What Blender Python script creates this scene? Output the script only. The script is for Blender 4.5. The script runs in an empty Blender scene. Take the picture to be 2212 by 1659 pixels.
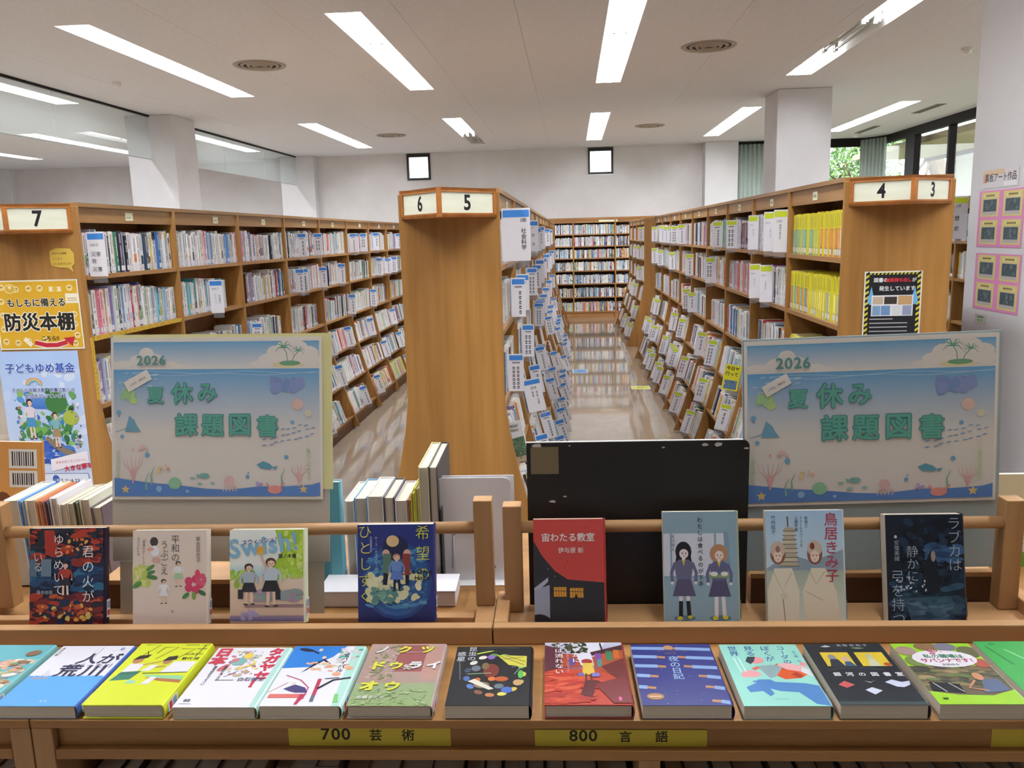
import bpy, math, random
import numpy as np
from mathutils import Matrix, Vector
random.seed(7)
SC = bpy.context.scene
COL = SC.collection

# ---------------------------------------------------------------- camera
F_PX, CX, CY = 1790.0, 1106.0, 829.5
_y = np.array([(1233-CX)/F_PX, (CY-505)/F_PX, 1.0]); _y /= np.linalg.norm(_y)      # aisle direction in camera axes
_z = np.array([-.0268, 1, -.181]); _z -= _y*(_z@_y); _z /= np.linalg.norm(_z)       # up in camera axes
_x = np.cross(_y, _z)
if _x[0] < 0: _x = -_x
RM = np.array([_x, _y, _z])
EYE = np.array([0, 0, 1.81])
def hit(px, py, ax, val):
    d = RM@np.array([(px-CX)/F_PX, (CY-py)/F_PX, 1.0]); i = 'XYZ'.index(ax)
    return EYE+d*((val-EYE[i])/d[i])
def proj(p):
    c = RM.T@(np.array(p, float)-EYE)
    return CX+F_PX*c[0]/c[2], CY-F_PX*c[1]/c[2], c[2]
cam = bpy.data.cameras.new('camera'); cam.sensor_width = 36; cam.lens = 36*F_PX/2212
cam.clip_start = .05; cam.clip_end = 200
cam_ob = bpy.data.objects.new('camera', cam); COL.objects.link(cam_ob)
_m = Matrix.Identity(4)
for i in range(3):
    _m[i][0] = RM[i, 0]; _m[i][1] = RM[i, 1]; _m[i][2] = -RM[i, 2]; _m[i][3] = EYE[i]
cam_ob.matrix_world = _m
SC.camera = cam_ob

# ---------------------------------------------------------------- sky, light, exposure
world = bpy.data.worlds.new('overcast_sky'); SC.world = world; world.use_nodes = True
bg = world.node_tree.nodes['Background']; bg.inputs[0].default_value = (.93, .97, 1, 1); bg.inputs[1].default_value = 3.8
LAMP_W = 105.0
SC.view_settings.view_transform = 'Standard'; SC.view_settings.look = 'None'
SC.view_settings.gamma = 1; SC.view_settings.exposure = .15
SC.view_settings.use_curve_mapping = False

SC.cycles.max_bounces = 7; SC.cycles.diffuse_bounces = 4; SC.cycles.glossy_bounces = 3; SC.cycles.transmission_bounces = 4
# ---------------------------------------------------------------- colours and materials
def lin(c):
    if isinstance(c, str):
        c = c.lstrip('#'); c = tuple(int(c[i:i+2], 16)/255 for i in (0, 2, 4))
        return tuple(v/12.92 if v <= .04045 else ((v+.055)/1.055)**2.4 for v in c)
    return tuple(c)
MATS = {}
def mat(name, col, rough=.5, metal=0, spec=.5, **kw):
    if name in MATS: return MATS[name]
    m = bpy.data.materials.new(name); m.use_nodes = True; b = m.node_tree.nodes['Principled BSDF']
    b.inputs['Base Color'].default_value = (*lin(col), 1); b.inputs['Roughness'].default_value = rough
    b.inputs['Metallic'].default_value = metal; b.inputs['Specular IOR Level'].default_value = spec
    for k, v in kw.items(): b.inputs[k.replace('_', ' ')].default_value = v
    MATS[name] = m; return m
def noisy(name, c1, c2, scale=(1, 1, 1), nscale=5, rough=.5, bump=0, detail=5, spec=.5, lo=.35, hi=.65, bscale=None):
    if name in MATS: return MATS[name]
    m = mat(name, c1, rough, spec=spec); nt = m.node_tree; N = nt.nodes; L = nt.links; b = N['Principled BSDF']
    tc = N.new('ShaderNodeTexCoord'); mp = N.new('ShaderNodeMapping'); mp.inputs['Scale'].default_value = scale
    no = N.new('ShaderNodeTexNoise'); no.inputs['Scale'].default_value = nscale; no.inputs['Detail'].default_value = detail
    rp = N.new('ShaderNodeValToRGB'); e = rp.color_ramp.elements
    e[0].position = lo; e[1].position = hi; e[0].color = (*lin(c1), 1); e[1].color = (*lin(c2), 1)
    L.new(tc.outputs['Object'], mp.inputs[0]); L.new(mp.outputs[0], no.inputs['Vector'])
    L.new(no.outputs['Fac'], rp.inputs[0]); L.new(rp.outputs[0], b.inputs['Base Color'])
    if bump:
        src = no
        if bscale:
            src = N.new('ShaderNodeTexNoise'); src.inputs['Scale'].default_value = bscale; L.new(tc.outputs['Object'], src.inputs['Vector'])
        bu = N.new('ShaderNodeBump'); bu.inputs['Strength'].default_value = bump; bu.inputs['Distance'].default_value = .002
        L.new(src.outputs['Fac'], bu.inputs['Height']); L.new(bu.outputs[0], b.inputs['Normal'])
    return m
def wood(name, c1, c2, axis, rough=.38, k=1.0):
    s = [26*k, 26*k, 26*k]; s['XYZ'.index(axis)] = 1.3*k
    m = noisy(name, c1, c2, tuple(s), 1.0, rough, bump=.12, detail=7, spec=.4, lo=.3, hi=.72)
    nt = m.node_tree; N = nt.nodes; L = nt.links; b = N['Principled BSDF']
    tc = N.new('ShaderNodeTexCoord'); mp = N.new('ShaderNodeMapping'); s2 = [5.5*k]*3; s2['XYZ'.index(axis)] = .15
    mp.inputs['Scale'].default_value = s2; no = N.new('ShaderNodeTexNoise'); no.inputs['Scale'].default_value = 1.6; no.inputs['Detail'].default_value = 1
    hs = N.new('ShaderNodeHueSaturation'); mr = N.new('ShaderNodeMapRange'); mr.inputs[1].default_value = .3; mr.inputs[2].default_value = .7
    mr.inputs[3].default_value = .84; mr.inputs[4].default_value = 1.14
    L.new(tc.outputs['Object'], mp.inputs[0]); L.new(mp.outputs[0], no.inputs['Vector']); L.new(no.outputs['Fac'], mr.inputs[0])
    L.new(mr.outputs[0], hs.inputs['Value']); L.new(b.inputs['Base Color'].links[0].from_socket, hs.inputs['Color'])
    L.new(hs.outputs[0], b.inputs['Base Color'])
    return m
def attr_mat(name, rough=.5, spec=.5, coat=0):
    m = mat(name, (1, 1, 1), rough, spec=spec); N = m.node_tree.nodes
    a = N.new('ShaderNodeAttribute'); a.attribute_name = 'Col'
    m.node_tree.links.new(a.outputs['Color'], N['Principled BSDF'].inputs['Base Color'])
    N['Principled BSDF'].inputs['Coat Weight'].default_value = coat; return m
PRINT = attr_mat('printed_paper', .5, .35); SPINE = attr_mat('book_spine', .42, .4); GLOSSY = attr_mat('film_covered_print', .32, .5); DIMMED = attr_mat('dimmed_film_print', .4, .4)
_n = DIMMED.node_tree.nodes.new('ShaderNodeHueSaturation'); _n.inputs['Value'].default_value = .7  # flat books' print colour darkened to offset the strong lamp light on them
DIMMED.node_tree.links.new(DIMMED.node_tree.nodes['Attribute'].outputs['Color'], _n.inputs['Color']); DIMMED.node_tree.links.new(_n.outputs[0], DIMMED.node_tree.nodes['Principled BSDF'].inputs['Base Color'])
PANEL_W = wood('bookcase_wood_vertical', '#a97c45', '#926630', 'Z', .42)
SHELF_W = wood('bookcase_wood_along', '#ab8252', '#946a3c', 'Y', .42)
BACK_W = wood('bookcase_wood_across', '#b08050', '#94683c', 'X', .45)
PINE = wood('pine_wood', '#b98f63', '#a67b50', 'X', .5, .8); PINE_Z = wood('pine_wood_upright', '#b58d62', '#a1784e', 'Z', .5, .8)
DECK_W = wood('display_case_wood', '#a67a48', '#8c6234', 'X', .45)
DARKW = wood('dark_brown_wood', '#6b4a34', '#543828', 'X', .5)
WALL_M = noisy('painted_wall', '#dbd9db', '#d5d3d4', (1, 1, 1), 3, .85, bump=.15, bscale=180, spec=.2)
COLM = noisy('painted_column', '#dbdbe0', '#d6d6da', (1, 1, 1), 3, .8, bump=.1, bscale=180, spec=.2)
CEIL_M = noisy('ceiling_board_paint', '#dadce3', '#d3d5db', (1, 1, 1), 40, .9, bump=.25, bscale=130, spec=.15)
WHITE_P = mat('white_plastic', '#e6e6e6', .4); PAPER = mat('page_paper', '#d9d2c4', .8, spec=.2)
PAGE = noisy('page_edges', '#cfc7b8', '#bdb4a4', (1, 400, 1), 1, .85, spec=.15)
BLACKF = mat('black_frame', '#1b1a1c', .45); DARKMETAL = mat('dark_window_metal', '#1c1719', .6, spec=.2)
STEEL = mat('grey_steel', '#b9b9bb', .3, .8)

# ---------------------------------------------------------------- mesh helpers
class MB:
    """collects shapes; build() links them as ONE mesh object"""
    def __init__(s): s.v = []; s.f = []; s.m = []; s.c = []; s.mats = []
    def mi(s, m):
        if m not in s.mats: s.mats.append(m)
        return s.mats.index(m)
    def add(s, vs, fs, m, c=None):
        b = len(s.v); s.v += [tuple(p) for p in vs]; k = s.mi(m); cs = c if isinstance(c, list) else [c or (1, 1, 1)]*len(vs)
        s.c += cs
        for f in fs: s.f.append([b+i for i in f]); s.m.append(k)
    def box(s, a, b, m, c=None, T=None):
        (x0, y0, z0), (x1, y1, z1) = a, b
        vs = [(x0, y0, z0), (x1, y0, z0), (x1, y1, z0), (x0, y1, z0), (x0, y0, z1), (x1, y0, z1), (x1, y1, z1), (x0, y1, z1)]
        if T is not None: vs = [T@Vector(p) for p in vs]
        s.add(vs, [(0, 3, 2, 1), (4, 5, 6, 7), (0, 1, 5, 4), (1, 2, 6, 5), (2, 3, 7, 6), (3, 0, 4, 7)], m, c)
    def prism(s, poly, fn, a, b, m, c=None):
        n = len(poly); vs = [fn(p, a) for p in poly]+[fn(p, b) for p in poly]
        s.add(vs, [tuple(range(n))[::-1], tuple(range(n, 2*n))]+[(i, (i+1) % n, n+(i+1) % n, n+i) for i in range(n)], m, c)
    def tube(s, pts, r, m, n=10, c=None, cap=True):
        pts = [Vector(p) for p in pts]; rs = r if isinstance(r, (list, tuple)) else [r]*len(pts); vs = []
        up = None
        for i, p in enumerate(pts):
            d = (pts[min(i+1, len(pts)-1)]-pts[max(i-1, 0)]).normalized()
            ref = Vector((0, 0, 1)) if abs(d.z) < .9 else Vector((1, 0, 0))
            a = d.cross(ref).normalized(); b = d.cross(a)
            vs += [p+(a*math.cos(t)+b*math.sin(t))*rs[i] for t in [2*math.pi*k/n for k in range(n)]]
        fs = []
        for i in range(len(pts)-1):
            fs += [(i*n+k, i*n+(k+1) % n, (i+1)*n+(k+1) % n, (i+1)*n+k) for k in range(n)]
        if cap: fs += [tuple(range(n))[::-1], tuple((len(pts)-1)*n+k for k in range(n))]
        s.add(vs, fs, m, c)
    def lathe(s, prof, m, n=32, o=(0, 0, 0), c=None):
        vs = [(o[0]+r*math.cos(2*math.pi*k/n), o[1]+r*math.sin(2*math.pi*k/n), o[2]+z) for r, z in prof for k in range(n)]
        s.add(vs, [(i*n+k, i*n+(k+1) % n, (i+1)*n+(k+1) % n, (i+1)*n+k) for i in range(len(prof)-1) for k in range(n)], m, c)
    def mesh(s, name, off=(0, 0, 0), smooth=False):
        me = bpy.data.meshes.new(name)
        v = np.array(s.v, dtype=np.float64).reshape(-1, 3)-np.array(off)
        me.from_pydata(v.tolist(), [], s.f)
        for m in s.mats: me.materials.append(m)
        me.polygons.foreach_set('material_index', s.m)
        if any('Attribute' in [n.bl_label for n in m.node_tree.nodes] for m in s.mats):
            a = me.color_attributes.new('Col', 'FLOAT_COLOR', 'POINT')
            a.data.foreach_set('color', np.array([(*c, 1) for c in s.c], dtype=np.float32).ravel())
        if smooth: me.polygons.foreach_set('use_smooth', [True]*len(me.polygons))
        me.update(); return me
    def build(s, name, parent=None, off=(0, 0, 0), smooth=False, bevel=0):
        return link(name, s.mesh(name, off, smooth), parent, bevel)
def link(name, me, parent=None, bevel=0):
    o = bpy.data.objects.new(name, me); COL.objects.link(o)
    if parent is not None: o.parent = parent
    if bevel:
        b = o.modifiers.new('bevel', 'BEVEL'); b.width = bevel; b.segments = 2; b.limit_method = 'ANGLE'
    return o
def tag(o, label, cat, group=None, kind=None):
    o['label'] = label; o['category'] = cat
    if group: o['group'] = group
    if kind: o['kind'] = kind
    return o
def thing(name, label, cat, loc=(0, 0, 0), rot=(0, 0, 0), group=None):
    o = bpy.data.objects.new(name, None); COL.objects.link(o); o.location = loc; o.rotation_euler = rot
    o.empty_display_size = .1
    return tag(o, label, cat, group)
def struct(o): o['kind'] = 'structure'; return o
XZ = lambda p, y: (p[0], y, p[1])
YZ = lambda p, x: (x, p[0], p[1])
XY = lambda p, z: (p[0], p[1], z)
def ordn(n): return str(n)+({1: 'st', 2: 'nd', 3: 'rd'}.get(n % 10 if n % 100 not in (11, 12, 13) else 0, 'th'))

# ---------------------------------------------------------------- lettering and print
GL = {}
def glyph(ch, wt):
    k = (ch, wt)
    if k not in GL:
        cu = bpy.data.curves.new('g', 'FONT'); cu.body = ch; cu.resolution_u = 3; cu.offset = wt; cu.fill_mode = 'FRONT'
        ob = bpy.data.objects.new('g', cu); me = ob.to_mesh()
        vs = [(v.co.x, v.co.y) for v in me.vertices]; fs = [tuple(p.vertices) for p in me.polygons]
        ob.to_mesh_clear(); bpy.data.objects.remove(ob); bpy.data.curves.remove(cu)
        ascii_ = ord(ch) < 256
        adv = (max([p[0] for p in vs], default=.2)+.06) if ascii_ else 1.0
        if ch == ' ': adv = .3
        GL[k] = (vs, fs, adv)
    return GL[k]
VERT_ROT = 'ー「」（）〜・…'
class Art:
    """flat print in a w x h rectangle, x to the right, y up; every mark lies a hair above the one before"""
    STEP = 6e-6
    def __init__(s, w, h, ops=()):
        s.w, s.h = w, h; s.mb = MB(); s.k = 1; s.tx = []; s.run(ops)
    def lay(s): s.k += 1; return s.k*s.STEP
    def clampp(s, p): return (min(max(p[0], 0), 1)*s.w, min(max(p[1], 0), 1)*s.h)
    def poly(s, pts, c, c2=None, y0=0, y1=1):
        z = s.lay(); ps = [s.clampp(p) for p in pts]; a = lin(c)
        if c2:
            b = lin(c2); cs = [tuple(a[i]+(b[i]-a[i])*min(max((p[1]-y0)/(y1-y0), 0), 1) for i in range(3)) for p in pts]
        else: cs = [a]*len(ps)
        s.mb.add([(p[0], p[1], z) for p in ps], [tuple(range(len(ps)))], MAT_NOW[0], cs)
    def rect(s, x0, y0, x1, y1, c, c2=None): s.poly([(x0, y0), (x1, y0), (x1, y1), (x0, y1)], c, c2, y0, y1)
    def ell(s, x, y, rx, ry, c, n=16, a=0):
        ca, sa = math.cos(a), math.sin(a); k = s.w/s.h
        s.poly([(x+rx*math.cos(t)*ca-ry*math.sin(t)*sa/k, y+rx*math.cos(t)*sa*k+ry*math.sin(t)*ca) for t in [2*math.pi*i/n for i in range(n)]], c)
    def line(s, pts, wd, c, taper=False):
        z = s.lay(); P = [Vector((p[0]*s.w, p[1]*s.h)) for p in pts]; vs = []; n = len(P); wd = wd*s.w
        for i, p in enumerate(P):
            d = (P[min(i+1, n-1)]-P[max(i-1, 0)]); d.normalize(); q = Vector((-d.y, d.x))*wd*.5*((1-i/(n-1)*.8) if taper else 1)
            vs += [p+q, p-q]
        vs = [(min(max(v.x, 0), s.w), min(max(v.y, 0), s.h), z) for v in vs]
        s.mb.add(vs, [(2*i, 2*i+1, 2*i+3, 2*i+2) for i in range(n-1)], MAT_NOW[0], lin(c))
    def scatter(s, x0, y0, x1, y1, n, r, cols, seed=1, stretch=1):
        R = random.Random(seed); n = int(n*2.2) if r > .025 else n; r = r*.64 if r > .025 else r
        for _ in range(n):
            rr = r*R.uniform(.4, 1.3); s.ell(R.uniform(x0, x1), R.uniform(y0, y1), rr*stretch, rr*.7*s.w/s.h, R.choice(cols), 9, R.uniform(0, 3) if stretch == 1 else R.uniform(-.3, .3))
    def text(s, t, x, y, size, c, v=False, wt=.0, sx=1, gap=1.0, rot=0, skew=0):
        z = s.lay()+1e-5; tx = MB(); s.tx.append(tx); S = size*s.w; X, Y = x*s.w, y*s.h; cc = lin(c); ca, sa = math.cos(rot), math.sin(rot); cur = 0
        for ch in t:
            cjk = ord(ch) > 255
            vs, fs, adv = glyph(ch, 0 if cjk and wt > 0 else wt)
            if cjk and wt > 0:            # heavier strokes: the glyph laid down again around itself
                n_ = len(vs); ring = [(wt*math.cos(a), wt*math.sin(a)) for a in [i*math.pi/4 for i in range(8)]]+([(wt*.5*math.cos(a), wt*.5*math.sin(a)) for a in (.4, 2, 3.5, 5.1)] if wt > .045 else [])+[(0, 0)]
                fs = [tuple(i+k*n_ for i in f) for k in range(len(ring)) for f in fs]; vs = [(x_+dx, y_+dy) for dx, dy in ring for x_, y_ in vs]
            out = []
            for (gx, gy) in vs:
                if v:
                    if ch in VERT_ROT: gx, gy = .5+(gy-.36), .36-(gx-.5)
                    px, py = (gx-.5)*sx, gy-.85-cur
                    if ch in 'っゃゅょァィゥェォッャュョ、。': px += .12; py += .12
                else: px, py = cur+gx*sx, gy
                px += skew*py
                px, py = px*S, py*S
                out.append((min(max(X+px*ca-py*sa, 0), s.w), min(max(Y+px*sa+py*ca, 0), s.h), z+(1.5e-6*(len(out)//n_) if cjk and wt > 0 else 0)))
            if fs: tx.add(out, fs, MAT_NOW[0], cc)
            cur += gap if v else adv*sx*gap
        if wt > 0: s.k += 4
    def run(s, ops):
        for o in ops: getattr(s, {'r': 'rect', 'p': 'poly', 'e': 'ell', 'l': 'line', 's': 'scatter', 't': 'text'}[o[0]])(*o[1:-1] if isinstance(o[-1], dict) else o[1:], **(o[-1] if isinstance(o[-1], dict) else {}))
    def out(s, parent, M, name='printed_picture', tname='lettering'):
        """M maps art coordinates to the parent's"""
        r = []
        for mb, nm in [(s.mb, name)]+[(t_, tname) for t_ in s.tx]:
            if mb.f:
                o = mb.build(nm, parent); o.data.transform(M); r.append(o)
        return r
MAT_NOW = [PRINT]
FRONT = lambda x, y, z: Matrix(((1, 0, 0, x), (0, 0, -1, y), (0, 1, 0, z), (0, 0, 0, 1)))   # art on a face that looks towards -Y

# ================================================================ THE ROOM
ZC = 3.62; XL, XR, YB, YF = -14.0, 6.5, -7.0, 18.45
LX = [-11.05, -8.72, -6.42, -4.11, -1.82, .48, 2.76, 5.08]            # light columns
LROWS = [(-5.6, -1.9), (.72, 4.42), (7.02, 10.70), (13.27, 17.05)]
def floor_mat():
    m = mat('polished_floor', '#a08f7a', .07, spec=.6); nt = m.node_tree; N = nt.nodes; L = nt.links; b = N['Principled BSDF']
    tc = N.new('ShaderNodeTexCoord'); mp = N.new('ShaderNodeMapping'); mp.inputs['Scale'].default_value = (2.2, 1.1, 1)
    n1 = N.new('ShaderNodeTexNoise'); n1.inputs['Scale'].default_value = 2.2; n1.inputs['Detail'].default_value = 8; n1.inputs['Distortion'].default_value = 1.2
    rp = N.new('ShaderNodeValToRGB'); e = rp.color_ramp.elements; e[0].position = .3; e[1].position = .7
    b.inputs['Coat Weight'].default_value = .6; b.inputs['Coat Roughness'].default_value = .03
    e[0].color = (*lin('#a89886'), 1); e[1].color = (*lin('#b2a493'), 1)
    L.new(tc.outputs['Object'], mp.inputs[0]); L.new(mp.outputs[0], n1.inputs['Vector']); L.new(n1.outputs['Fac'], rp.inputs[0]); L.new(rp.outputs[0], b.inputs['Base Color'])
    n2 = N.new('ShaderNodeTexNoise'); n2.inputs['Scale'].default_value = 9; bu = N.new('ShaderNodeBump'); bu.inputs['Strength'].default_value = .03; bu.inputs['Distance'].default_value = .01
    L.new(tc.outputs['Object'], n2.inputs['Vector']); L.new(n2.outputs['Fac'], bu.inputs['Height']); L.new(bu.outputs[0], b.inputs['Normal'])
    return m
b = MB(); b.box((XL-.2, YB-.2, -.1), (XR+.2, YF+.8, 0), floor_mat()); struct(b.build('floor'))
# ceiling: boards with open joints, openings left for the recessed lights
b = MB()
edges = [XL-.2]
for x in LX: edges += [x-.155, x+.155]
edges.append(XR+.2)
joints = [-.42+.955*k for k in range(-13, 8)]
for i in range(len(edges)-1):
    x0, x1 = edges[i], edges[i+1]
    if i % 2 == 0:
        cut = [x0]+[j for j in joints if x0+.05 < j < x1-.05]+[x1]
        for k in range(len(cut)-1):
            b.box((cut[k]+(.0012 if k else 0), YB-.2, ZC), (cut[k+1]-(.0012 if k < len(cut)-2 else 0), YF+.8, ZC+.012), CEIL_M)
    else:
        y = YB-.2
        for (a, c) in LROWS+[(YF+.8, 0)]:
            b.box((x0, y, ZC), (x1, a, ZC+.012), CEIL_M); y = c
struct(b.build('ceiling'))
b = MB(); b.box((XL-.3, YB-.3, ZC+.25), (XR+.3, YF+1, ZC+.35), WALL_M); struct(b.build('trim_1'))       # unseen slab added above the hung ceiling to block sky light
# back wall with two small windows
W1 = (-3.547, -3.033, 3.052, 3.606); W2 = (.39, .928, 3.056, 3.612)
b = MB()
xs = [-6.0, W1[0], W1[1], W2[0], W2[1], 3.5]
for i in range(5):
    z1 = 3.05 if i in (1, 3) else ZC+.1
    b.box((xs[i], YF, 0), (xs[i+1], YF+.2, z1), WALL_M)
for w in (W1, W2): b.box((w[0], YF, 3.612), (w[1], YF+.2, ZC+.1), WALL_M)
b.box((3.5, YF, 0), (XR+.2, YF+.2, .55), WALL_M)
struct(b.build('wall_back'))
b = MB(); b.box((XL-.2, 19.1, 0), (-6.0, 19.3, ZC+.1), WALL_M); b.box((-6.1, YF, 0), (-6.0, 19.1, ZC+.1), WALL_M); struct(b.build('wall_back_left'))
b = MB(); b.box((XL-.2, YB, 0), (XL, 19.1, ZC+.1), WALL_M); struct(b.build('wall_left'))
b = MB(); b.box((XL-.2, YB-.2, 0), (XR+.2, YB, ZC+.1), WALL_M); struct(b.build('wall_front'))
b = MB(); b.box((XR, YB, 0), (XR+.2, 9.5, ZC+.1), WALL_M); b.box((XR, 9.5, 0), (XR+.2, YF, .55), WALL_M); struct(b.build('wall_right'))
FROST = mat('frosted_glass', '#f4f8fb', .6, Transmission_Weight=.85, IOR=1.2)
GLASS = bpy.data.materials.new('window_glass'); GLASS.use_nodes = True
def thin_glass(m, tint, refl, haze=None):
    nt = m.node_tree; nt.nodes.clear(); N = nt.nodes; o = N.new('ShaderNodeOutputMaterial'); mx = N.new('ShaderNodeMixShader')
    t = N.new('ShaderNodeBsdfTransparent'); t.inputs[0].default_value = (*tint, 1); g = N.new('ShaderNodeBsdfGlossy'); g.inputs['Roughness'].default_value = .01
    lw = N.new('ShaderNodeLayerWeight'); lw.inputs[0].default_value = .5; pw = N.new('ShaderNodeMath'); pw.operation = 'POWER'; pw.inputs[1].default_value = 4
    ma = N.new('ShaderNodeMath'); ma.operation = 'MULTIPLY_ADD'; ma.inputs[1].default_value = .45; ma.inputs[2].default_value = refl
    nt.links.new(lw.outputs['Facing'], pw.inputs[0]); nt.links.new(pw.outputs[0], ma.inputs[0]); nt.links.new(ma.outputs[0], mx.inputs[0])
    if haze:
        df = N.new('ShaderNodeBsdfDiffuse'); df.inputs[0].default_value = (*haze, 1); tr = N.new('ShaderNodeBsdfTranslucent'); tr.inputs[0].default_value = (*haze, 1); m2 = N.new('ShaderNodeMixShader'); m3 = N.new('ShaderNodeMixShader'); m2.inputs[0].default_value = .5; m3.inputs[0].default_value = .13
        nt.links.new(df.outputs[0], m2.inputs[1]); nt.links.new(tr.outputs[0], m2.inputs[2]); nt.links.new(t.outputs[0], m3.inputs[1]); nt.links.new(m2.outputs[0], m3.inputs[2]); t = m3
    nt.links.new(t.outputs[0], mx.inputs[1]); nt.links.new(g.outputs[0], mx.inputs[2]); nt.links.new(mx.outputs[0], o.inputs[0])
thin_glass(GLASS, (.97, .985, .98), .02)
for n, w in ((1, W1), (2, W2)):
    root = MB(); t = .045
    x0, x1, z0, z1 = w; z1 = 3.608
    for a, c in (((x0, z0), (x0+t, z1)), ((x1-t, z0), (x1, z1)), ((x0+t, z0), (x1-t, z0+t)), ((x0+t, z1-t*1.5), (x1-t, z1))):
        root.box((a[0], YF-.03, a[1]), (c[0], YF+.06, c[1]), BLACKF)
    fr = struct(root.build('window_%d' % n))
    for i in range(3):
        for j in range(3):
            g = MB(); dx = (x1-x0-2*t)/3; dz = (z1-z0-2.5*t)/3; ax = x0+t+i*dx; az = z0+t+j*dz
            g.box((ax+.004, YF+.02, az+.004), (ax+dx-.004, YF+.035, az+dz-.004), FROST); g.build('pane', fr)
# right-hand window walls: dark frames and panes
def window_run(n, p0, p1, posts, z0, z1, head):
    d = (Vector(p1)-Vector(p0)); Ln = d.length; d.normalize(); nn = Vector((-d.y, d.x))
    def bx(mb, s0, s1, za, zb, t, m):
        a = [Vector(p0)+d*s0-nn*t/2, Vector(p0)+d*s1-nn*t/2, Vector(p0)+d*s1+nn*t/2, Vector(p0)+d*s0+nn*t/2]
        mb.prism([tuple(q) for q in a], XY, za, zb, m)
    f = MB(); bx(f, 0, Ln, z1-head, z1, .12, DARKMETAL); bx(f, 0, Ln, z0, z0+.06, .12, DARKMETAL)
    root = struct(f.build('window_%d' % n))
    ps = [0]+[p for p, w in posts]+[Ln]
    for p, w in posts: q = MB(); bx(q, p-w/2, p+w/2, z0+.06, z1-head, .12, DARKMETAL); q.build('mullion', root)
    for i in range(len(ps)-1):
        q = MB(); bx(q, ps[i]+.03, ps[i+1]-.03, z0+.05, z1-head+.01, .008, GLASS); q.build('pane', root)
window_run(3, (3.5, YF), (XR-.03, YF), [(1.55, .06)], .55, ZC-.001, .17)
window_run(4, (XR, 9.5), (XR, YF-.1), [(1.1, .06), (2.6, .06), (4.1, .06), (5.62, .07), (7.27, .42)], .55, ZC-.001, .15)
# columns
PILX = 2.12
def column(label, x0, x1, y0, y1, n):
    q = MB(); q.box((x0, y0, 0), (x1, y1, ZC), COLM); o = struct(q.build('trim_%d' % n, bevel=.01)); return o
column('', 2.755, 3.465, 11.68, 12.42, 2); column('', PILX, PILX+.75, 3.88, hit(2124, 0, 'X', PILX)[1], 3); column('', -6.3, -5.6, 11.83, 12.55, 4)
column('', -6.3, -5.55, 18.2, 18.9, 5); column('', 2.82, 3.5, 18.1, 18.5, 6); column('', -13.6, -12.95, 18.9, 19.15, 7)
# hanging glass smoke barriers
SMOKE = bpy.data.materials.new('smoke_barrier_glass'); SMOKE.use_nodes = True; thin_glass(SMOKE, (.93, .96, .955), .03, (.7, .76, .78))
def barrier(label, y0, y1, cuts):
    e = thing('smoke_barrier', label, 'glass panel', (-5.95, y0, 3.01), group='hanging glass smoke barriers')
    ys = [y0]+cuts+[y1]
    for i in range(len(ys)-1):
        q = MB(); q.box((-.005, ys[i]-y0+.003, 0), (.005, ys[i+1]-y0-.003, .6), SMOKE); q.build('glass_pane', e)
    q = MB(); q.box((-.02, 0, .585), (.02, y1-y0, .609), DARKMETAL); q.build('ceiling_channel', e)
    q = MB(); q.box((-.008, 0, -.006), (.008, y1-y0, .002), STEEL); q.build('edge_strip', e)
barrier('tinted glass smoke barrier hanging from ceiling, nearer pane run left of the white column', 3.0, 11.83, [5.2, 7.4, 9.6])
barrier('tinted glass smoke barrier hanging from ceiling between the two left columns', 12.55, 18.2, [14.4, 16.3])

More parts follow.
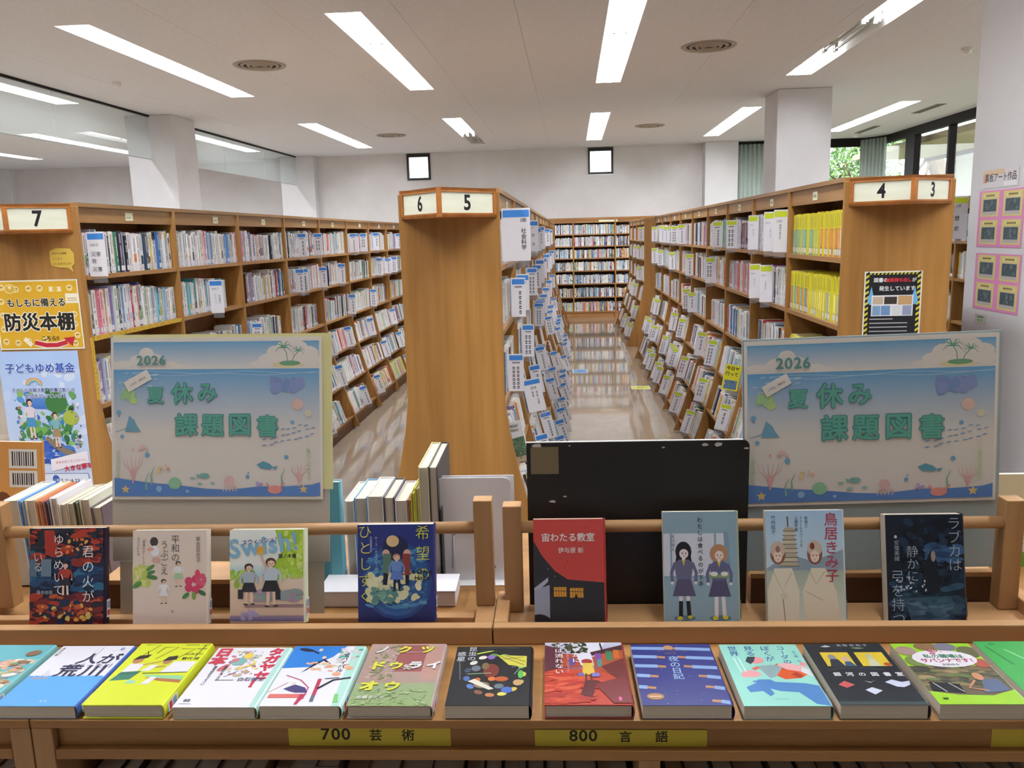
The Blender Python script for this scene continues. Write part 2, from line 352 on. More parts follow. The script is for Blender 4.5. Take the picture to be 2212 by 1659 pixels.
# ---------------------------------------------------------------- ceiling lights
TUBE_ON = mat('lit_fluorescent_tube', '#ffffff', .4); _b = TUBE_ON.node_tree.nodes['Principled BSDF']
_b.inputs['Emission Color'].default_value = (.93, .96, 1, 1); _b.inputs['Emission Strength'].default_value = 5; TUBE_ON.cycles.emission_sampling = 'NONE'
TUBE_OFF = mat('unlit_fluorescent_tube', '#a9aca6', .25); HOUS = mat('white_light_housing', '#d8dad8', .35); SOCK = mat('lamp_socket', '#c9ccca', .5)
colw = ['1st', '2nd', '3rd', '4th', '5th', '6th', '7th', '8th']
roww = ['added behind the viewer', 'above the display table', 'in the nearer row', 'in the farther row']
def ceiling_light(i, j):
    y0, y1 = LROWS[j]; Ln = y1-y0; x = LX[i]
    off = {(6, 2): [1], (4, 3): [2]}.get((i, j), [])
    extra = ' with dark middle tubes' if (i, j) == (6, 2) else ' with dark end tubes' if (i, j) == (4, 3) else ''
    e = thing('ceiling_light', 'fluorescent strip light %s, %s from the left%s' % (roww[j], colw[i], extra), 'ceiling light', (x, y0, ZC), group='recessed fluorescent ceiling lights')
    h = MB(); w = .155; d = .11
    for s in (-1, 1): h.prism([(s*w, 0), (s*(w-.006), 0), (s*.10, d), (s*.106, d)], lambda p, a: (p[0], a, p[1]), 0, Ln, HOUS)
    h.box((-.11, 0, d), (.11, Ln, d+.01), HOUS)
    for a in (0, Ln-.006): h.box((-.15, a, .0), (.15, a+.006, d), HOUS)
    h.build('housing', e)
    seg = Ln/3
    k = 0
    while k < 3:
        a = k*seg+.05; c = (k+1)*seg-.05
        for s in (-.055, .055):
            t = MB(); t.tube([(s, a, .035), (s, c, .035)], .014, TUBE_OFF if k in off else TUBE_ON, 10); t.build('tube', e, smooth=False)
        for yy in (a-.03, c):
            t = MB()
            for s in (-.055, .055): t.box((s-.017, yy, .012), (s+.017, yy+.03, d), SOCK)
            t.box((-.072, yy+.008, d-.03), (.072, yy+.022, d-.001), SOCK); t.build('socket', e)
        k += 1
    runs = [(0, 3)] if not off else [(0, 1), (2, 3)] if off == [1] else [(0, 2)]
    for r0, r1 in runs:
        la = bpy.data.lights.new('fluorescent_lamp', 'AREA'); la.shape = 'RECTANGLE'; la.size = .19; la.size_y = (r1-r0)*seg-.1
        la.energy = LAMP_W*(r1-r0)/3; la.color = (.955, .975, 1)
        lo = bpy.data.objects.new('fluorescent_lamp', la); COL.objects.link(lo); lo.parent = e; lo.location = (0, (r0+r1)*seg/2, .1)
for j in range(4):
    for i in range(8):
        if (i <= 1 and j < 2) or (j == 0 and i != 3): continue  # lone lamp behind the viewer is unseen, added as front light
        ceiling_light(i, j)
# ---------------------------------------------------------------- ceiling fittings
VENT = mat('vent_enamel', '#9c948c', .5); VDARK = mat('vent_shadow_gap', '#2c2825', .8)
for lab, x, y, r in (('round ceiling air diffuser left of the second nearer light', -3.2, 8.86, .27), ('round ceiling air diffuser right of the middle nearer light', 1.4, 8.86, .275),
                  ('far round ceiling air diffuser above bookcase seven', -3.16, 15.1, .27), ('far round ceiling air diffuser beside the farther middle light', 1.39, 15.05, .26)):
    e = thing('ceiling_diffuser', lab, 'air vent', (x, y, ZC), group='round air diffusers')
    q = MB(); q.lathe([(r, 0), (r-.01, -.012), (r-.05, -.006), (r-.06, .01)], VENT, o=(0, 0, -.001)); q.build('outer_ring', e, smooth=True)
    for k, rr in enumerate((.17, .11, .06)):
        q = MB(); q.lathe([(rr+.026, -.003), (rr+.008, -.018-.004*k), (rr-.004, -.008)], VENT); q.build('cone_ring', e, smooth=True)
    q = MB(); q.lathe([(r-.055, -.0012), (.0, -.0012)], VDARK); q.build('backing', e)
for lab, x0, x1, y0, y1 in (('slim linear ceiling vent beside the right-hand far light', 5.62, 5.76, 13.66, 14.66), ('slim linear ceiling vent near the corner window', 5.6, 5.72, 16.3, 17.4)):
    e = thing('linear_vent', lab, 'air vent', (x0, y0, ZC))
    q = MB(); q.box((0, 0, -.008), (x1-x0, y1-y0, -.001), VENT); q.build('frame', e)
    for k in range(2): q = MB(); q.box((.02+k*.06, .02, -.0095), (.055+k*.06, y1-y0-.02, -.0085), VDARK); q.build('slot', e)
for lab, x, y, r in (('white smoke detector on ceiling near the right pillar', 4.18, 9.5, .06), ('small smoke detector on ceiling above bookcase seven', -5.06, 9.42, .05), ('white dome camera on ceiling by the corner window', 5.7, 17.6, .09)):
    e = thing('smoke_detector' if 'detector' in lab else 'dome_camera', lab, 'detector' if 'detector' in lab else 'camera', (x, y, ZC))
    q = MB(); q.lathe([(r, -.001), (r, -.02), (r*.95, -.022)], WHITE_P); q.build('base', e, smooth=True)
    q = MB(); q.lathe([(r*.8, -.022), (r*.7, -.05), (r*.35, -.066), (0, -.07)], WHITE_P); q.build('cap', e, smooth=True)
# ---------------------------------------------------------------- curtains
CURT = mat('grey_green_curtain', '#b4c2bc', .85, spec=.2)
def curtain(lab, p0, p1, z0, z1, n, amp, gather=0):
    e = thing('curtain', lab, 'curtain', (*p0, z0)); q = MB(); d = Vector(p1)-Vector(p0); Ln = d.length; d.normalize(); nn = Vector((-d.y, d.x)); M_ = n*8; vs = []
    R = random.Random(3); ph = [R.uniform(-.6, .6) for _ in range(M_+1)]
    for zi in range(7):
        t = zi/6; sq = 1-gather*math.sin(math.pi*(1-t))*.5
        for k in range(M_+1):
            u = k/M_; s = Ln*(u*sq)
            o = amp*math.sin(2*math.pi*u*n+ph[k]*.5+(1-t)*math.sin(u*7))
            vs.append((d.x*s+nn.x*o, d.y*s+nn.y*o, t*(z1-z0)))
    q.add(vs, [(zi*(M_+1)+k, zi*(M_+1)+k+1, (zi+1)*(M_+1)+k+1, (zi+1)*(M_+1)+k) for zi in range(6) for k in range(M_)], CURT)
    o = q.build('fabric', e, smooth=True); so = o.modifiers.new('thick', 'SOLIDIFY'); so.thickness = .004
    q = MB(); q.prism([tuple(d*t+nn*o) for t, o in ((-.03, -.02), (Ln+.03, -.02), (Ln+.03, .02), (-.03, .02))], XY, z1-z0+.005, z1-z0+.035, DARKMETAL); q.build('curtain_rail', e)
curtain('grey-green curtain drawn beside the far pier, behind the middle column', (3.53, 18.3), (4.35, 18.3), .08, 3.56, 9, .03)
curtain('gathered grey-green curtain in the window corner', (6.02, 18.25), (6.36, 17.75), .08, 3.56, 7, .04)

# ---------------------------------------------------------------- outdoors
SOFF = mat('eave_soffit', '#cfc3a4', .8); SIDE = mat('white_siding', '#eef0f2', .6); POSTM = mat('reddish_post', '#5b3a38', .6)
b = MB(); b.box((-20, -12, -.5), (40, 45, -.2), noisy('garden_ground', '#6d7a4e', '#8a8668', (1, 1, 1), 2, .9)); g = b.build('garden_ground'); struct(g)
e = thing('eave', 'beige eave soffit outside the right-hand windows', 'eave', (XR+.2, 8.5, 3.35))
q = MB(); q.box((.05, 0, 0), (1.7, 12.5, .12), SOFF); q.build('soffit', e); q = MB(); q.box((1.7, 0, -.08), (1.78, 12.5, .2), POSTM); q.build('fascia', e)
e = thing('neighbour_house', 'white clapboard house wall outside the right-hand window', 'house', (8.6, 16.8, -.2))
q = MB(); q.box((.03, 0, 0), (3, 3.0, 4.6), SIDE); q.build('wall', e)
for k in range(26): q = MB(); q.prism([(0, k*.17), (.03, k*.17), (.03, k*.17+.17), (.014, k*.17+.17)], lambda p, a: (p[0], a, p[1]), 0, 3.0, SIDE); q.build('siding_board', e)
q = MB(); q.box((-.1, 2.98, 0), (.06, 3.14, 4.6), POSTM); q.build('corner_post', e)
LEAF = attr_mat('leaves', .6, .3); BARK = noisy('tree_bark', '#6a5646', '#8b7866', (6, 6, 1.5), 3, .9, bump=.5)
def tree(lab, base, trunk, rad, blobs, nleaf, seed):
    e = thing('garden_tree', lab, 'tree', base); R = random.Random(seed); q = MB(); q.tube(trunk, rad, BARK, 10); q.build('trunk', e, smooth=True)
    top = Vector(trunk[-1])
    for c, r in blobs:
        t = MB(); t.tube([Vector(trunk[-2]), (Vector(trunk[-2])+Vector(c))/2+Vector((0, 0, .1)), Vector(c)], [.05, .035, .015], BARK, 6); t.build('branch', e, smooth=True)
    q = MB(); cols = [lin(c) for c in ('#4f7a3a', '#6f9a4e', '#8fb56a', '#3f6433', '#a9c98a', '#7da668')]
    for _ in range(nleaf):
        c, r = R.choice(blobs); d = Vector((R.gauss(0, 1), R.gauss(0, 1), R.gauss(0, 1))).normalized()*r*R.random()**.4
        p = Vector(c)+d; a = Vector((R.gauss(0, 1), R.gauss(0, 1), R.gauss(0, 1))).normalized(); bb = a.orthogonal().normalized(); s = R.uniform(.05, .1)
        q.add([p-a*s, p-bb*s*.45, p+a*s, p+bb*s*.45], [(0, 1, 2, 3)], LEAF, R.choice(cols))
    f = q.build('foliage', e); f['kind'] = 'stuff'
tree('leafy tree outside the far window, left of the corner curtain', (7.4, 22, -.2), [(0, 0, 0), (.1, 0, 1.5), (-.2, .1, 2.7), (-.5, .1, 3.6)], [.16, .14, .1, .05],
     [((-.9, 0, 3.3), .8), ((.1, .2, 3.9), .9), ((.5, -.2, 2.7), .7), ((-1.2, .3, 2.3), .8), ((.2, 0, 4.6), .8)], 2600, 1)
tree('second leafy tree filling the far window behind the middle column', (7.6, 26.2, -.2), [(0, 0, 0), (.2, 0, 1.4), (.1, .1, 2.6), (.3, .1, 3.5)], [.14, .12, .09, .05],
     [((.6, 0, 3.1), .9), ((-.4, .2, 3.6), .9), ((.9, .2, 4.1), .8), ((-.2, -.1, 2.4), .8)], 2400, 2)
tree('big leaning tree trunk seen through the right-hand window', (10.3, 24.6, -.2), [(.35, 0, 0), (.3, 0, 1.8), (.1, .1, 3.3), (-.2, .1, 4.0), (-.7, .2, 4.5)], [.34, .3, .26, .2, .1],
     [((-1.5, .3, 4.5), .8), ((-.6, 0, 2.1), .6), ((.9, .3, 4.6), .8), ((-1.4, .4, 2.0), .6)], 1800, 3)
tree('leafy shrub tree by the white house', (11.6, 29, -.2), [(0, 0, 0), (0, 0, 1.2), (.1, .1, 2.2), (.1, .1, 3)], [.1, .09, .07, .04],
     [((.4, 0, 2.3), .9), ((-.6, .1, 1.9), .9), ((0, .1, 3.0), .8)], 1500, 4)

# ================================================================ BOOKCASES
H_ST = 2.02
FLZ, FLA, FLP = 1.06, .28, 1.39
def fl(z): return 0 if z >= FLZ else FLA*((FLZ-z)/FLZ)**FLP
ROWS = [(1.672, 0), (1.372, 0), (1.03, 0), (.72, .19), (.42, .26), (.13, .32)]       # shelf height at its front edge, lean of the books
ROWN = ['top', 'second', 'third', 'fourth', 'fifth', 'lowest']
BAYN = ['first', 'second', 'third', 'fourth', 'fifth', 'sixth', 'seventh', 'eighth', 'ninth', 'tenth']
PZ = [0, .15, .3, .45, .6, .75, .9, FLZ, H_ST-.02]
BOOKS = []          # every shelved book: dict
SIGNS = []          # every shelf divider sign
TAGM = mat('pale_tag_card', '#dfe3c4', .7)
TINT = {'blue': '#3f86d8', 'yellow': '#c8d82c'}
WHITES = ['#e9e7e6', '#e3e2e6', '#dcdbe0', '#efece8', '#e4e9ee', '#d6d9de', '#e8dfd6', '#f0efec']
ACC = ['#3f6fa8', '#8fb3d8', '#c9414a', '#e39aa8', '#3b4b62', '#d8c25a', '#6fa37c', '#b8c9a0', '#4a2f2c', '#9a8bc0', '#e08a4a', '#1f2c3e', '#77b8c8', '#c7b299', '#e6d9c0', '#b9c6d6', '#57626e', '#a03a44']
def pick_col(R, pal):
    if pal == 'pale': return R.choice(WHITES) if R.random() < .62 else R.choice(ACC)
    if pal == 'mixed': return R.choice(WHITES) if R.random() < .45 else R.choice(ACC)
    return R.choice(pal)
def fill(R, case, bay, row, y0, y1, xf, s, z, lean, clear, pal, frac=1.0, hs=(.182, .225), forced=None):
    """books along +Y on one shelf; spines look towards s along X"""
    y = y0+.004; k = 0; end = y0+(y1-y0)*frac
    run_h = R.uniform(*hs); n = 0
    while y < end:
        k += 1
        if forced and k <= len(forced): c, w, h, st = forced[k-1]
        else:
            st = None; w = R.choice([.011, .013, .015, .017, .019, .022, .026, .031]); c = pick_col(R, pal)
            if R.random() < .3: run_h = R.uniform(*hs)
            h = min(run_h+R.uniform(-.008, .008), clear)
        if y+w > y1-.003: break
        BOOKS.append(dict(case=case, bay=bay, row=row, n=k, y=y, w=w-.0008, h=h, d=R.uniform(.125, .15), c=c, x=xf-s*R.uniform(.012, .03), s=s, z=z+.0005, lean=lean, st=st, acc=R.choice(ACC), seed=R.random()))
        y += w
def stack(name, label, sides, x0, x1, y0, nb, bay=.918, case=None, endz=0, books=True, pals=None):
    """double-faced bookcase run; sides is a string of 'L'/'R' faces that carry shelves"""
    xm = (x0+x1)/2; e = thing(name, label, 'bookcase', (xm, y0, 0)); Ln = nb*bay; hw = (x1-x0)/2
    prof = [(-hw-fl(z), z) for z in PZ]+[(hw+fl(z), z) for z in PZ[::-1]]
    for yy, nm in ((-.03, 'end_panel'), (Ln, 'end_panel')):
        q = MB(); q.prism([(p[0], p[1]) for p in prof][::-1], XZ, yy, yy+.03, PANEL_W); q.build(nm, e, bevel=.002)
    q = MB(); q.box((-hw, 0, H_ST-.02), (hw, Ln, H_ST), SHELF_W); q.build('top_board', e)
    q = MB(); q.box((-.008, 0, .1), (.008, Ln, H_ST-.021), BACK_W); q.build('back_panel', e)
    R = random.Random(hash_(case))
    for side in sides:
        s = 1 if side == 'R' else -1; nm = case[0] if side == 'L' else case[1]
        up = MB(); up.prism([(s*.009, .02)]+[(s*(hw+fl(z)), z) for z in [.02]+PZ[1:]]+[(s*.009, PZ[-1])], XZ, -.0125, .0125, PANEL_W); upm = up.mesh('upright')
        fa = MB(); fa.box((min(s*(hw-.03), s*(hw-.012)), .0127, 1.925), (max(s*(hw-.03), s*(hw-.012)), bay-.0127, H_ST-.0205), SHELF_W); fam = fa.mesh('fascia')
        ki = MB(); xx = hw+fl(.05)-.05; ki.box((min(s*(xx-.02), s*xx), .0127, 0), (max(s*(xx-.02), s*xx), bay-.0127, .1), DARKK); kim = ki.mesh('kick_board')
        shm = []
        for r, (z, ln) in enumerate(ROWS):
            q = MB(); xo = hw+fl(z)-.004; L_ = xo-.012
            if r < 3: q.box((min(s*.01, s*xo), .0127, z-.022), (max(s*.01, s*xo), bay-.0127, z), SHELF_W)
            else:
                L2 = min(L_, .24); a = math.atan(ln*.9)
                T = Matrix.Translation((s*xo, 0, z))@Matrix.Rotation(s*-a*-1, 4, 'Y') if False else None
                pts = [(s*xo, z), (s*(xo-L2), z-L2*ln), (s*(xo-L2-.022*ln), z-L2*ln-.022), (s*(xo-.022*ln), z-.022)]
                q.prism(pts, XZ, .0127, bay-.0127, SHELF_W)
            shm.append(q.mesh('shelf'))
        for k in range(nb+1):
            if 0 < k < nb: link('upright', upm, e).location.y = k*bay
        for k in range(nb):
            for me, nm2 in ((fam, 'fascia'), (kim, 'kick_board')): link(nm2, me, e).location.y = k*bay
            for me in shm: link('shelf', me, e).location.y = k*bay
            # tag card on the fascia
            tg = MB(); ty = bay*(.42+.2*R.random()); tx = s*(hw-.0115)
            tg.box((min(tx, tx+s*.0015), ty, 1.94), (max(tx, tx+s*.0015), ty+.075, 1.982), TAGM); to = tg.build('tag_card', e); to.location.y = k*bay
            if k < 5:
                A = Art(.075, .042); cap = {('7', 0): '360 社会', ('7', 1): '370 教育', ('7', 2): '370 教育'}.get((nm, k))
                if cap: A.text(cap, .08, .3, .17, '#3a3a30', wt=.01)
                else:
                    for i in range(4): A.rect(.15+i*.19, .3, .27+i*.19, .68, '#6a6a5c')
                Mx = Matrix(((0, 0, s, tx+s*.0016), (s, 0, 0, ty if s > 0 else ty+.075), (0, 1, 0, 1.94), (0, 0, 0, 1)))
                for o in A.out(to, Mx, 'tag_print'): pass
            if books:
                for r, (z, ln) in enumerate(ROWS):
                    nxt = 1.925 if r == 0 else ROWS[r-1][0]-.022
                    xo = xm+s*(hw+fl(z)-.004); cl = min(.24, (nxt-z)*.93)
                    pal = 'pale'
                    pl = (pals or {}).get((side, k, r), pal); fr = R.choice([1, 1, .97, .9, .8]) if r < 3 else R.choice([1, .95, .85, .75])
                    fo = None; hs = (.182, .222)
                    if isinstance(pl, dict): fo = pl.get('forced'); hs = pl.get('hs', hs); fr = pl.get('frac', fr); pl = pl.get('pal', 'pale')
                    fill(R, nm, k, r, y0+k*bay+.0127, y0+(k+1)*bay-.0127, xo, s, z, ln, cl, pl, fr, hs, fo)
    return e
def hash_(s): return sum((i+1)*ord(c) for i, c in enumerate(str(s)))
DARKK = wood('kick_board_wood', '#8a6038', '#75502e', 'Y', .5)
# travel guides: yellow tops, teal or orange below
def guides(c2s, n, w, h):
    R = random.Random(n+int(w*1000)); return [('#d9cf3a', w*R.uniform(.85, 1.2), h+R.uniform(-.004, .004), ('guide', R.choice(c2s))) for _ in range(n)]
TEAL = ['#5f9c96', '#6aa5a0', '#78ada2', '#5b8f9a']; OR = ['#c9654a', '#d08a5a', '#b9584c', '#c97f66']
pals4 = {('L', 0, 0): dict(forced=[('#e9dcc0', .034, .215, ('pic', '#7f93c8')), ('#ece4d2', .03, .21, ('pic', '#5a4a3c')), ('#e6d23c', .022, .212, ('guide', '#d8b08a'))]+guides(OR, 16, .018, .21)+guides(['#a8b86a'], 4, .02, .208)+guides(TEAL, 26, .019, .206), frac=1),
         ('L', 0, 1): dict(forced=guides(['#d9cf6a', '#b9c07a', '#9aa0b8'], 16, .021, .212)+guides(['#d6c95a', '#c98a8a', '#b8bf80'], 11, .02, .21)+guides(['#4f7fa8', '#5f93b8', '#c9654a'], 20, .018, .208), frac=1),
         ('L', 0, 2): dict(forced=[('#7a8fc9', .03, .2, None), ('#8a7fc0', .03, .2, None)]+guides(['#b9c04a', '#d9c43a'], 40, .019, .205), frac=1),
         ('L', 1, 1): dict(pal=WHITES+['#c9414a', '#7d2f7a', '#20304a'], frac=.75), ('L', 2, 1): dict(pal=['#cfd3da', '#c98a8a', '#c04a3a', '#b9c0c8', '#d8d4cc', '#8aa0b8'], frac=.95),
         ('L', 2, 0): dict(pal=['#8a2f3c', '#4a3350', '#c9c3d0', '#5f6f7f', '#d8d3e0', '#e0dcd8'], frac=.95), ('L', 1, 0): dict(pal=WHITES+['#a9b6d8'], frac=.96)}
pals7 = {('R', 0, 0): dict(forced=[('#e6e6ea', .024, .2, None), ('#e4e2e0', .02, .205, None), ('#2f4f86', .02, .205, None), ('#27457c', .018, .2, None), ('#2f5590', .014, .195, None), ('#d8d2e0', .036, .222, None), ('#dfe3ea', .02, .218, None), ('#4f96d6', .014, .224, None), ('#e8e6e4', .03, .19, None), ('#e4e2e8', .024, .212, None), ('#e6e3e6', .03, .21, None), ('#2c3f4c', .01, .19, None), ('#e6e9e6', .03, .212, None), ('#e0c9a8', .014, .21, None), ('#3f7f6c', .02, .21, None), ('#1d2a28', .016, .208, None), ('#3b3340', .028, .215, None), ('#6f86c9', .024, .21, None), ('#d8dcea', .02, .21, None), ('#1c1c22', .022, .19, None), ('#e6e4ea', .03, .208, None), ('#ece9ea', .03, .205, None), ('#e2e2e6', .03, .203, None), ('#e9e6ea', .03, .2, None)], frac=.97),
         ('R', 0, 1): dict(forced=[('#e3e6e3', .02, .215, None), ('#5f6a64', .022, .22, None), ('#e8e6e6', .03, .225, None), ('#e7a2b0', .02, .222, None), ('#df8a9c', .018, .218, None), ('#eebcc6', .024, .225, None), ('#ece8e0', .03, .22, None), ('#d89a78', .012, .215, None), ('#eceae8', .026, .225, None), ('#8f86c0', .036, .232, None), ('#dfe9e2', .03, .235, None), ('#5f9c7c', .014, .23, None), ('#3c4450', .018, .235, None), ('#e8e2e6', .02, .23, None), ('#7fb2dc', .024, .235, None), ('#e6e9ee', .03, .23, None), ('#ece8ea', .024, .235, None), ('#e6e3ea', .03, .235, None), ('#b83a66', .014, .2, None), ('#e9e6da', .03, .22, None), ('#d8a88a', .018, .225, None), ('#4a4a92', .02, .24, None), ('#e6e4e2', .03, .225, None), ('#e2e6e4', .02, .215, None)], frac=.97),
         ('R', 1, 1): dict(pal=WHITES+['#4fa3b0', '#7fbcc8'], frac=.7), ('R', 1, 0): dict(pal=WHITES+['#e7a2b0', '#5f93d0', '#9ab878'], frac=.98),
         ('R', 6, 5): dict(pal=['#d8c25a', '#b9c9a0', '#e6d9c0', '#c9d84a', '#c98a9a']), ('R', 5, 5): dict(pal=['#d8c9a0', '#e6d9c0', '#c9a84a', '#b9584c', '#d8dcb0'])}
S7 = stack('library_bookcase', 'long wooden bookcase on the left under the number 7 sign', 'R', -2.81, -2.35, 3.9, 10, .965, '87', pals=pals7)
S5 = stack('library_bookcase', 'long wooden bookcase in the middle under the 6 and 5 signs', 'LR', -.77, -.315, 3.78, 9, .97, '65')
S4 = stack('library_bookcase', 'long wooden bookcase on the right under the 4 and 3 signs', 'LR', 1.185, 1.645, 3.79, 9, .918, '43', pals=pals4)
S2 = stack('library_bookcase', 'wooden bookcase behind the right pillar holding the history sign', 'L', 3.1, 3.56, 6.12, 6, .918, '21')
stack('library_bookcase', 'shorter far bookcase behind the middle one, past the cross aisle', 'R', -.77, -.315, 13.3, 4, .85, 'nm')
stack('library_bookcase', 'shorter far bookcase behind the right one, past the cross aisle', 'L', 1.15, 1.6, 13.35, 4, .85, 'pq')
# yellow patterned tape on two shelf edges and the post of bookcase seven
TAPEY = noisy('yellow_patterned_tape', '#d8b43a', '#b8922c', (1, 1, 1), 90, .5, detail=1)
for a_, c_ in (((.2262, .013, 1.35), (.2268, .95, 1.372)), ((.2262, .013, 1.008), (.2268, .95, 1.03)), ((.2303, -.03, 1.06), (.2309, 0, 1.372))):
    q = MB(); q.box(a_, c_, TAPEY); q.build('edge_tape', S7)
# wall bookcase along the back wall
def wall_case():
    x0, nb, bay = -1.75, 5, .9; y0, y1 = 18.1, 18.43; e = thing('wall_bookcase', 'tall wooden wall bookcase across the far end of the aisle', 'bookcase', (x0, y1, 0)); Ln = nb*bay
    off = (x0, y1, 0); zs = [1.796, 1.542, 1.287, 1.02, .742, .453, .142]
    def B(nm, a, c, m): q = MB(); q.box(a, c, m); return q.build(nm, e, off)
    B('top_board', (x0, y0, 2.10), (x0+Ln, y1, 2.14), BACK_W); B('fascia', (x0, y0+.01, 2.03), (x0+Ln, y0+.03, 2.10), BACK_W); B('back_panel', (x0, y1-.02, 0), (x0+Ln, y1-.005, 2.1), DARKW); B('kick_board', (x0, y0+.03, 0), (x0+Ln, y0+.05, .118), BACK_W)
    tg = B('tag_card', (x0+2.35, y0+.006, 2.045), (x0+2.75, y0+.0095, 2.085), TAGM)
    for k in range(nb+1): B('upright', (x0+k*bay-.014, y0, 0), (x0+k*bay+.014, y1-.02, 2.1), PANEL_W)
    R = random.Random(5)
    for k in range(nb):
        for r, z in enumerate(zs):
            B('shelf', (x0+k*bay+.0145, y0+.004, z-.024), (x0+(k+1)*bay-.0145, y1-.02, z), BACK_W)
            x = x0+k*bay+.016; end = x0+(k+1)*bay-.016; h0 = R.uniform(.17, .2)
            pal = R.choice([ACC+WHITES, WHITES+['#20304a', '#3f6fa8', '#8fb3d8', '#57626e'], WHITES+WHITES+ACC])
            while True:
                w = R.choice([.012, .015, .018, .022, .027]); h = min(h0+R.uniform(-.012, .012), .215)
                if x+w > end: break
                BOOKS.append(dict(case='wall', bay=k, row=r, n=0, y=x, w=w-.001, h=h, d=.14, c=R.choice(pal), x=y0+R.uniform(.012, .03), s=0, z=z+.0005, lean=0, st=None, acc=R.choice(ACC), seed=R.random())); x += w
    return e
wall_case()

# ---------------------------------------------------------------- number sign boxes on the end panels
SIGNP = noisy('sign_panel_plastic', '#e6e8d6', '#dcdfcb', (2, 2, 14), 2, .35)
def number_box(case, xm, hw, yr, y1, z0, z1, nl, nr):
    """V-shaped two-panel sign in front of an end panel; a part of that bookcase"""
    ox, oy = case.location.x, case.location.y
    B = MB(); rd = Vector((xm, yr)); lf = Vector((xm-hw, y1)); rt = Vector((xm+hw, y1))
    B.prism([(lf.x, lf.y), (rd.x, rd.y), (rt.x, rt.y)], XY, z0, z0+.012, SIGNW); B.prism([(lf.x, lf.y), (rd.x, rd.y), (rt.x, rt.y)], XY, z1-.012, z1, SIGNW)
    root = B.build('sign_box', case, (ox, oy, 0))
    for a, c, ch in ((lf, rd, nl), (rd, rt, nr)):
        d = c-a; Ln = d.length; d.normalize(); nn = Vector((d.y, -d.x))
        Mx = Matrix(((d.x, 0, nn.x, a.x-ox), (d.y, 0, nn.y, a.y-oy), (0, 1, 0, z0), (0, 0, 0, 1))); h = z1-z0
        f = MB(); t = .018
        for u0, v0, u1, v1 in ((0, 0, Ln, t), (0, h-t, Ln, h), (0, t, t, h-t), (Ln-t, t, Ln, h-t)): f.box((u0, v0, -.014), (u1, v1, 0), SIGNW)
        o = f.build('sign_frame', root); o.data.transform(Mx)
        f = MB(); f.box((t, t, -.010), (Ln-t, h-t, -.006), SIGNP); o = f.build('sign_panel', root); o.data.transform(Mx)
        A = Art(Ln, h); sz = (h-2*t)*1.02/Ln; vs, fs, adv = glyph(ch, .028); kx = 1.05 if ch in '65' else .82; A.text(ch, .5-adv*.5*kx*sz, .5-.335*sz*Ln/h, sz, '#1c1c22', wt=.028, sx=kx)
        A.out(root, Mx@Matrix.Translation((0, 0, -.0058)), tname='sign_digit')
SIGNW = wood('sign_box_wood', '#b5743a', '#a0622c', 'X', .4)
number_box(S5, -.5425, .215, 3.47, 3.748, 1.892, 2.015, '6', '5')
number_box(S4, 1.415, .215, 3.60, 3.757, 1.895, 2.012, '4', '3')
number_box(S7, -2.585, .215, 3.69, 3.868, 1.878, 2.012, '8', '7')

# ---------------------------------------------------------------- shelf divider signs that stick out between the books
CLEAR = bpy.data.materials.new('clear_acrylic'); CLEAR.use_nodes = True; thin_glass(CLEAR, (.9, .91, .93), .03, (.7, .7, .74))
BANDM = {k: mat(k+'_card_band', v, .5) for k, v in TINT.items()}; CARDM = mat('white_sign_card', '#e4e3ea', .5); INKM = mat('sign_ink', '#4a4a52', .6)
def sign_meshes(col, s, w, h):
    a = MB(); x0, x1 = (-.006, w) if s > 0 else (-w, .006); a.box((x0, -.0012, 0), (x1, .0012, h), CARDM)
    c = MB(); y0, y1 = (0, w-.004) if s > 0 else (-w+.004, 0); c.box((y0, -.0016, h*.83), (y1, -.0013, h*.965), BANDM[col])
    t = MB(); xa, xb = (w*.1, w-.004) if s > 0 else (-w+.004, -w*.1); t.box((xa, -.001, -.032), (xb, .001, -.0005), CLEAR)
    return a.mesh('card'), c.mesh('colour_band'), t.mesh('acrylic_foot')
SM = {}
def shelf_sign(label, col, s, x, y, z, w=.085, h=.205, lean=0, lines=(), roll=0):
    key = (col, s, round(w, 3), round(h, 3))
    if key not in SM: SM[key] = sign_meshes(*key[:1], s, w, h)
    e = thing('shelf_sign', label, 'shelf sign', (x, y, z), (0, -s*math.atan(lean)+roll, 0), 'divider signs with %s bands' % col)
    for me, nm in zip(SM[key], ('card', 'colour_band', 'acrylic_foot')): link(nm, me, e)
    A = Art(w, h)
    for ln in lines: A.text(*ln[:-1] if isinstance(ln[-1], dict) else ln, **(ln[-1] if isinstance(ln[-1], dict) else {}))
    if not lines:
        R = random.Random(hash_(label)); n = R.choice([3, 4, 5, 6]); st = .62/max(n, 4)
        A.rect(.2, .75, .75, .79, '#8a8a92')
        for c_ in range(R.choice([1, 1, 2])):
            for i in range(n): A.rect(.52-c_*.3, .66-i*st-st*.7, .68-c_*.3, .66-i*st, '#55555e'); A.rect(.565-c_*.3, .66-i*st-st*.5, .635-c_*.3, .66-i*st-st*.25, '#e4e3ea')
    A.out(e, FRONT(0 if s > 0 else -w, -.0018, 0), 'printed_caption'); return e
def bay_y(y0, bay, k, t): return y0+bay*(k+t)
